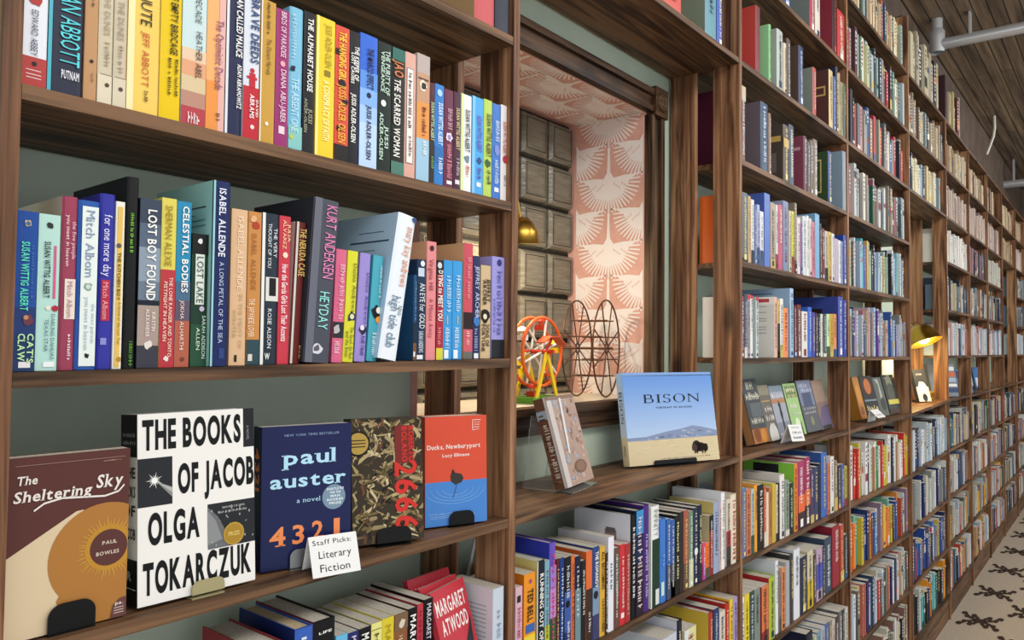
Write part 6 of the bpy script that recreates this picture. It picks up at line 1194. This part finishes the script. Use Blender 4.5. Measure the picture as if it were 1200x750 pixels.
fill('B1','B2','L6', K('c4c0a8 6a6a64 a8bcc8 d8e4ec 4a4a48 7a7468 c8b878 b86a5c a85a54 8a8a88 2a2c5c dfe2e4 4c5878 3a4a68 e0e4e6 b4c0c8 a84448 c04a48'), (.19,.25), (.018,.04))
fill('B1','B2','L7', K('1c1c20 34343a c8c4b8 5a5c58 2a2a2a b0a890 8a6a5c d0d4d4 c8bca0'), (.17,.24), (.02,.05))
fill('B2','B3','Lm3', K('26282a 8a8878 b4ac90 a8a490 9a9078 b8b0a0'), (.27,.36), (.04,.09), cloth=True, end=.92)
fill('B2','B3','Lm2', K('2a2c30 6a6458 b8ac90 4a4644 9a8c74 c4b89c 8a6a54 c0b496 b49a7c 74685a c8bca4 a89c88 d0c8b0 6a8288 98a0a0 b4a488'), (.21,.27), (.02,.05))
fill('B2','B3','Lm1', K('b8c0c0 8aa0a8 2a3c50 2c3444 c8b080 d0c8a8 c8c4a4 ccc6aa c8c2a6 ccc6aa bcb498'), (.19,.25), (.025,.06), end=.9)
fill('B2','B3','L4', K('b8c4c8 9ab0c0 d0d8dc 4a3a3a 3a3a40 7a7e88 2c3850 3a4660 c0ccd8 a8c0d8 dce0e4 c8ccc4 b8bcb4'), (.19,.26), (.02,.06))
fill('B2','B3','L5', K('24346a 2c3a70 c8c4b0 d4d0c0 c8ccc4 8a8c88 d0d4d0 b4c0b8 5a6a7c c8ccc8 d4d8d4 a04a40'), (.20,.26), (.018,.04))
fill('B2','B3','L6', K('9aa8b4 6a6a74 6a5a58 2c3a60 c82a44 dce0e4 4a70b0 4468a8 8a9ab0 c8b050 d88a48 4a5a88 2c4a94 3a4a84'), (.17,.25), (.02,.045))
fill('B2','B3','L7', K('26306a e0942c d8902c 24262a 3a3a3a c4c8c4 4ab0b4 7ac0c0 2a5a4a b8b088 24242c 3a3c44'), (.18,.25), (.025,.06))
CR = 'c8bca0 b4a488 d4ccb4 a89070 8a7458 bca88c d0c4a8 9a8468 c8b898 6a5442 d8d0b8 b09a80'
MX = '5a6a7c 3a4a5c 8a98a4 c8ccc8 b4b4ac 2c3038 7a6a5c a87a54 d0d4d4 4a5a48 90a0b0 c8b890 6a3a34 344868'
LB = 'a8b8c8 6a8ab0 d0d8dc c8ccc4 8a9aa8 d0a8a0 b47a74 5a6a80 e0e4e4 bcc8d0'
for i, (a, b) in enumerate((('B3','C1'), ('C1','C2'), ('C2','C3'), ('D1','E1'), ('E1','E2'))):
    if i == 0: fill(a, b, 'Lm3', K('3a2228 5a2a30 b0a484 8aa090 a89868 c0b088'), (.22, .34), (.05, .09), end=.7, start=.05)
    elif i < 3 and False: pass
    fill(a, b, 'Lm2', K(CR), (.18, .25), (.02, .05), end=(.97, .9, .55, .8, .7)[i]); fill(a, b, 'Lm1', K('c8b8a8 b8a8a0 d0c0b0 a89890 d8ccc4 c4b4ac 8a7a74'), (.20, .26), (.018, .04), end=(.98, .96, .9, .8, .7)[i])
    fill(a, b, 'L0', K(('e0ded8 d8d8d0 dcdcd8 e4e2da c8c8c4 d8d4cc', 'a07880 9a7078 a07c84 94707a 5a5458 48444c', 'c8c8bc b4bcb4 d0ccc0 a8b0a8 c4c4b8', MX, MX)[i]), (.20, .25), (.02, .05), end=.95)
    fill(a, b, 'L1', K(MX), (.17, .25), (.016, .04), end=.97); fill(a, b, 'L2', K(LB), (.18, .25), (.016, .04), end=.97)
    fill(a, b, 'L4', K('4a3c38 9a4a48 c8ccc4 2a5a4a 24303a 5a7ca8 34466a c8b83c c4b8a8 70747c 3a3c40 b0a8a0'), (.19, .27), (.02, .05)); fill(a, b, 'L5', K('c8ccc8 9a8a88 d8dce0 8a6a6c 3a4a6c b4bcc4 c8a878 5a6a8c c4c0b4 a86a60 dcdcd4'), (.19, .26), (.02, .05))
    fill(a, b, 'L6', K('c8b8b0 a8b4c0 c84a4c dcb42c 7a8078 8a9084 b4b8ac 5a5e5c c8c8b8'), (.17, .26), (.02, .05)); fill(a, b, 'L7', K('8ab0d0 b84a3c d8dcdc c4c8c4 e0e0d8 a87a6c b4946a c88a5a 4a6888 c4a468 2a2c30 d4d4cc'), (.18, .25), (.02, .05))
for lv in ('L4', 'L5', 'L6', 'L7', 'Lm2', 'Lm1'): fill('C3', 'D1', lv, K(CR if lv[1] == 'm' else MX), end=.9)
me = bpy.data.meshes.new('book'); me.from_pydata(SV, [], SF)
ca = me.color_attributes.new('Col', 'FLOAT_COLOR', 'CORNER'); buf = []
for f, c in zip(SF, SC): buf.extend(list(c)*len(f))
ca.data.foreach_set('color', buf); me.materials.append(COLATTR); me.update()
o = bpy.data.objects.new('book', me); COL.objects.link(o); o['kind'] = 'stuff'; tag(o, 'the many mixed books filling the more distant bookcase bays', 'book')
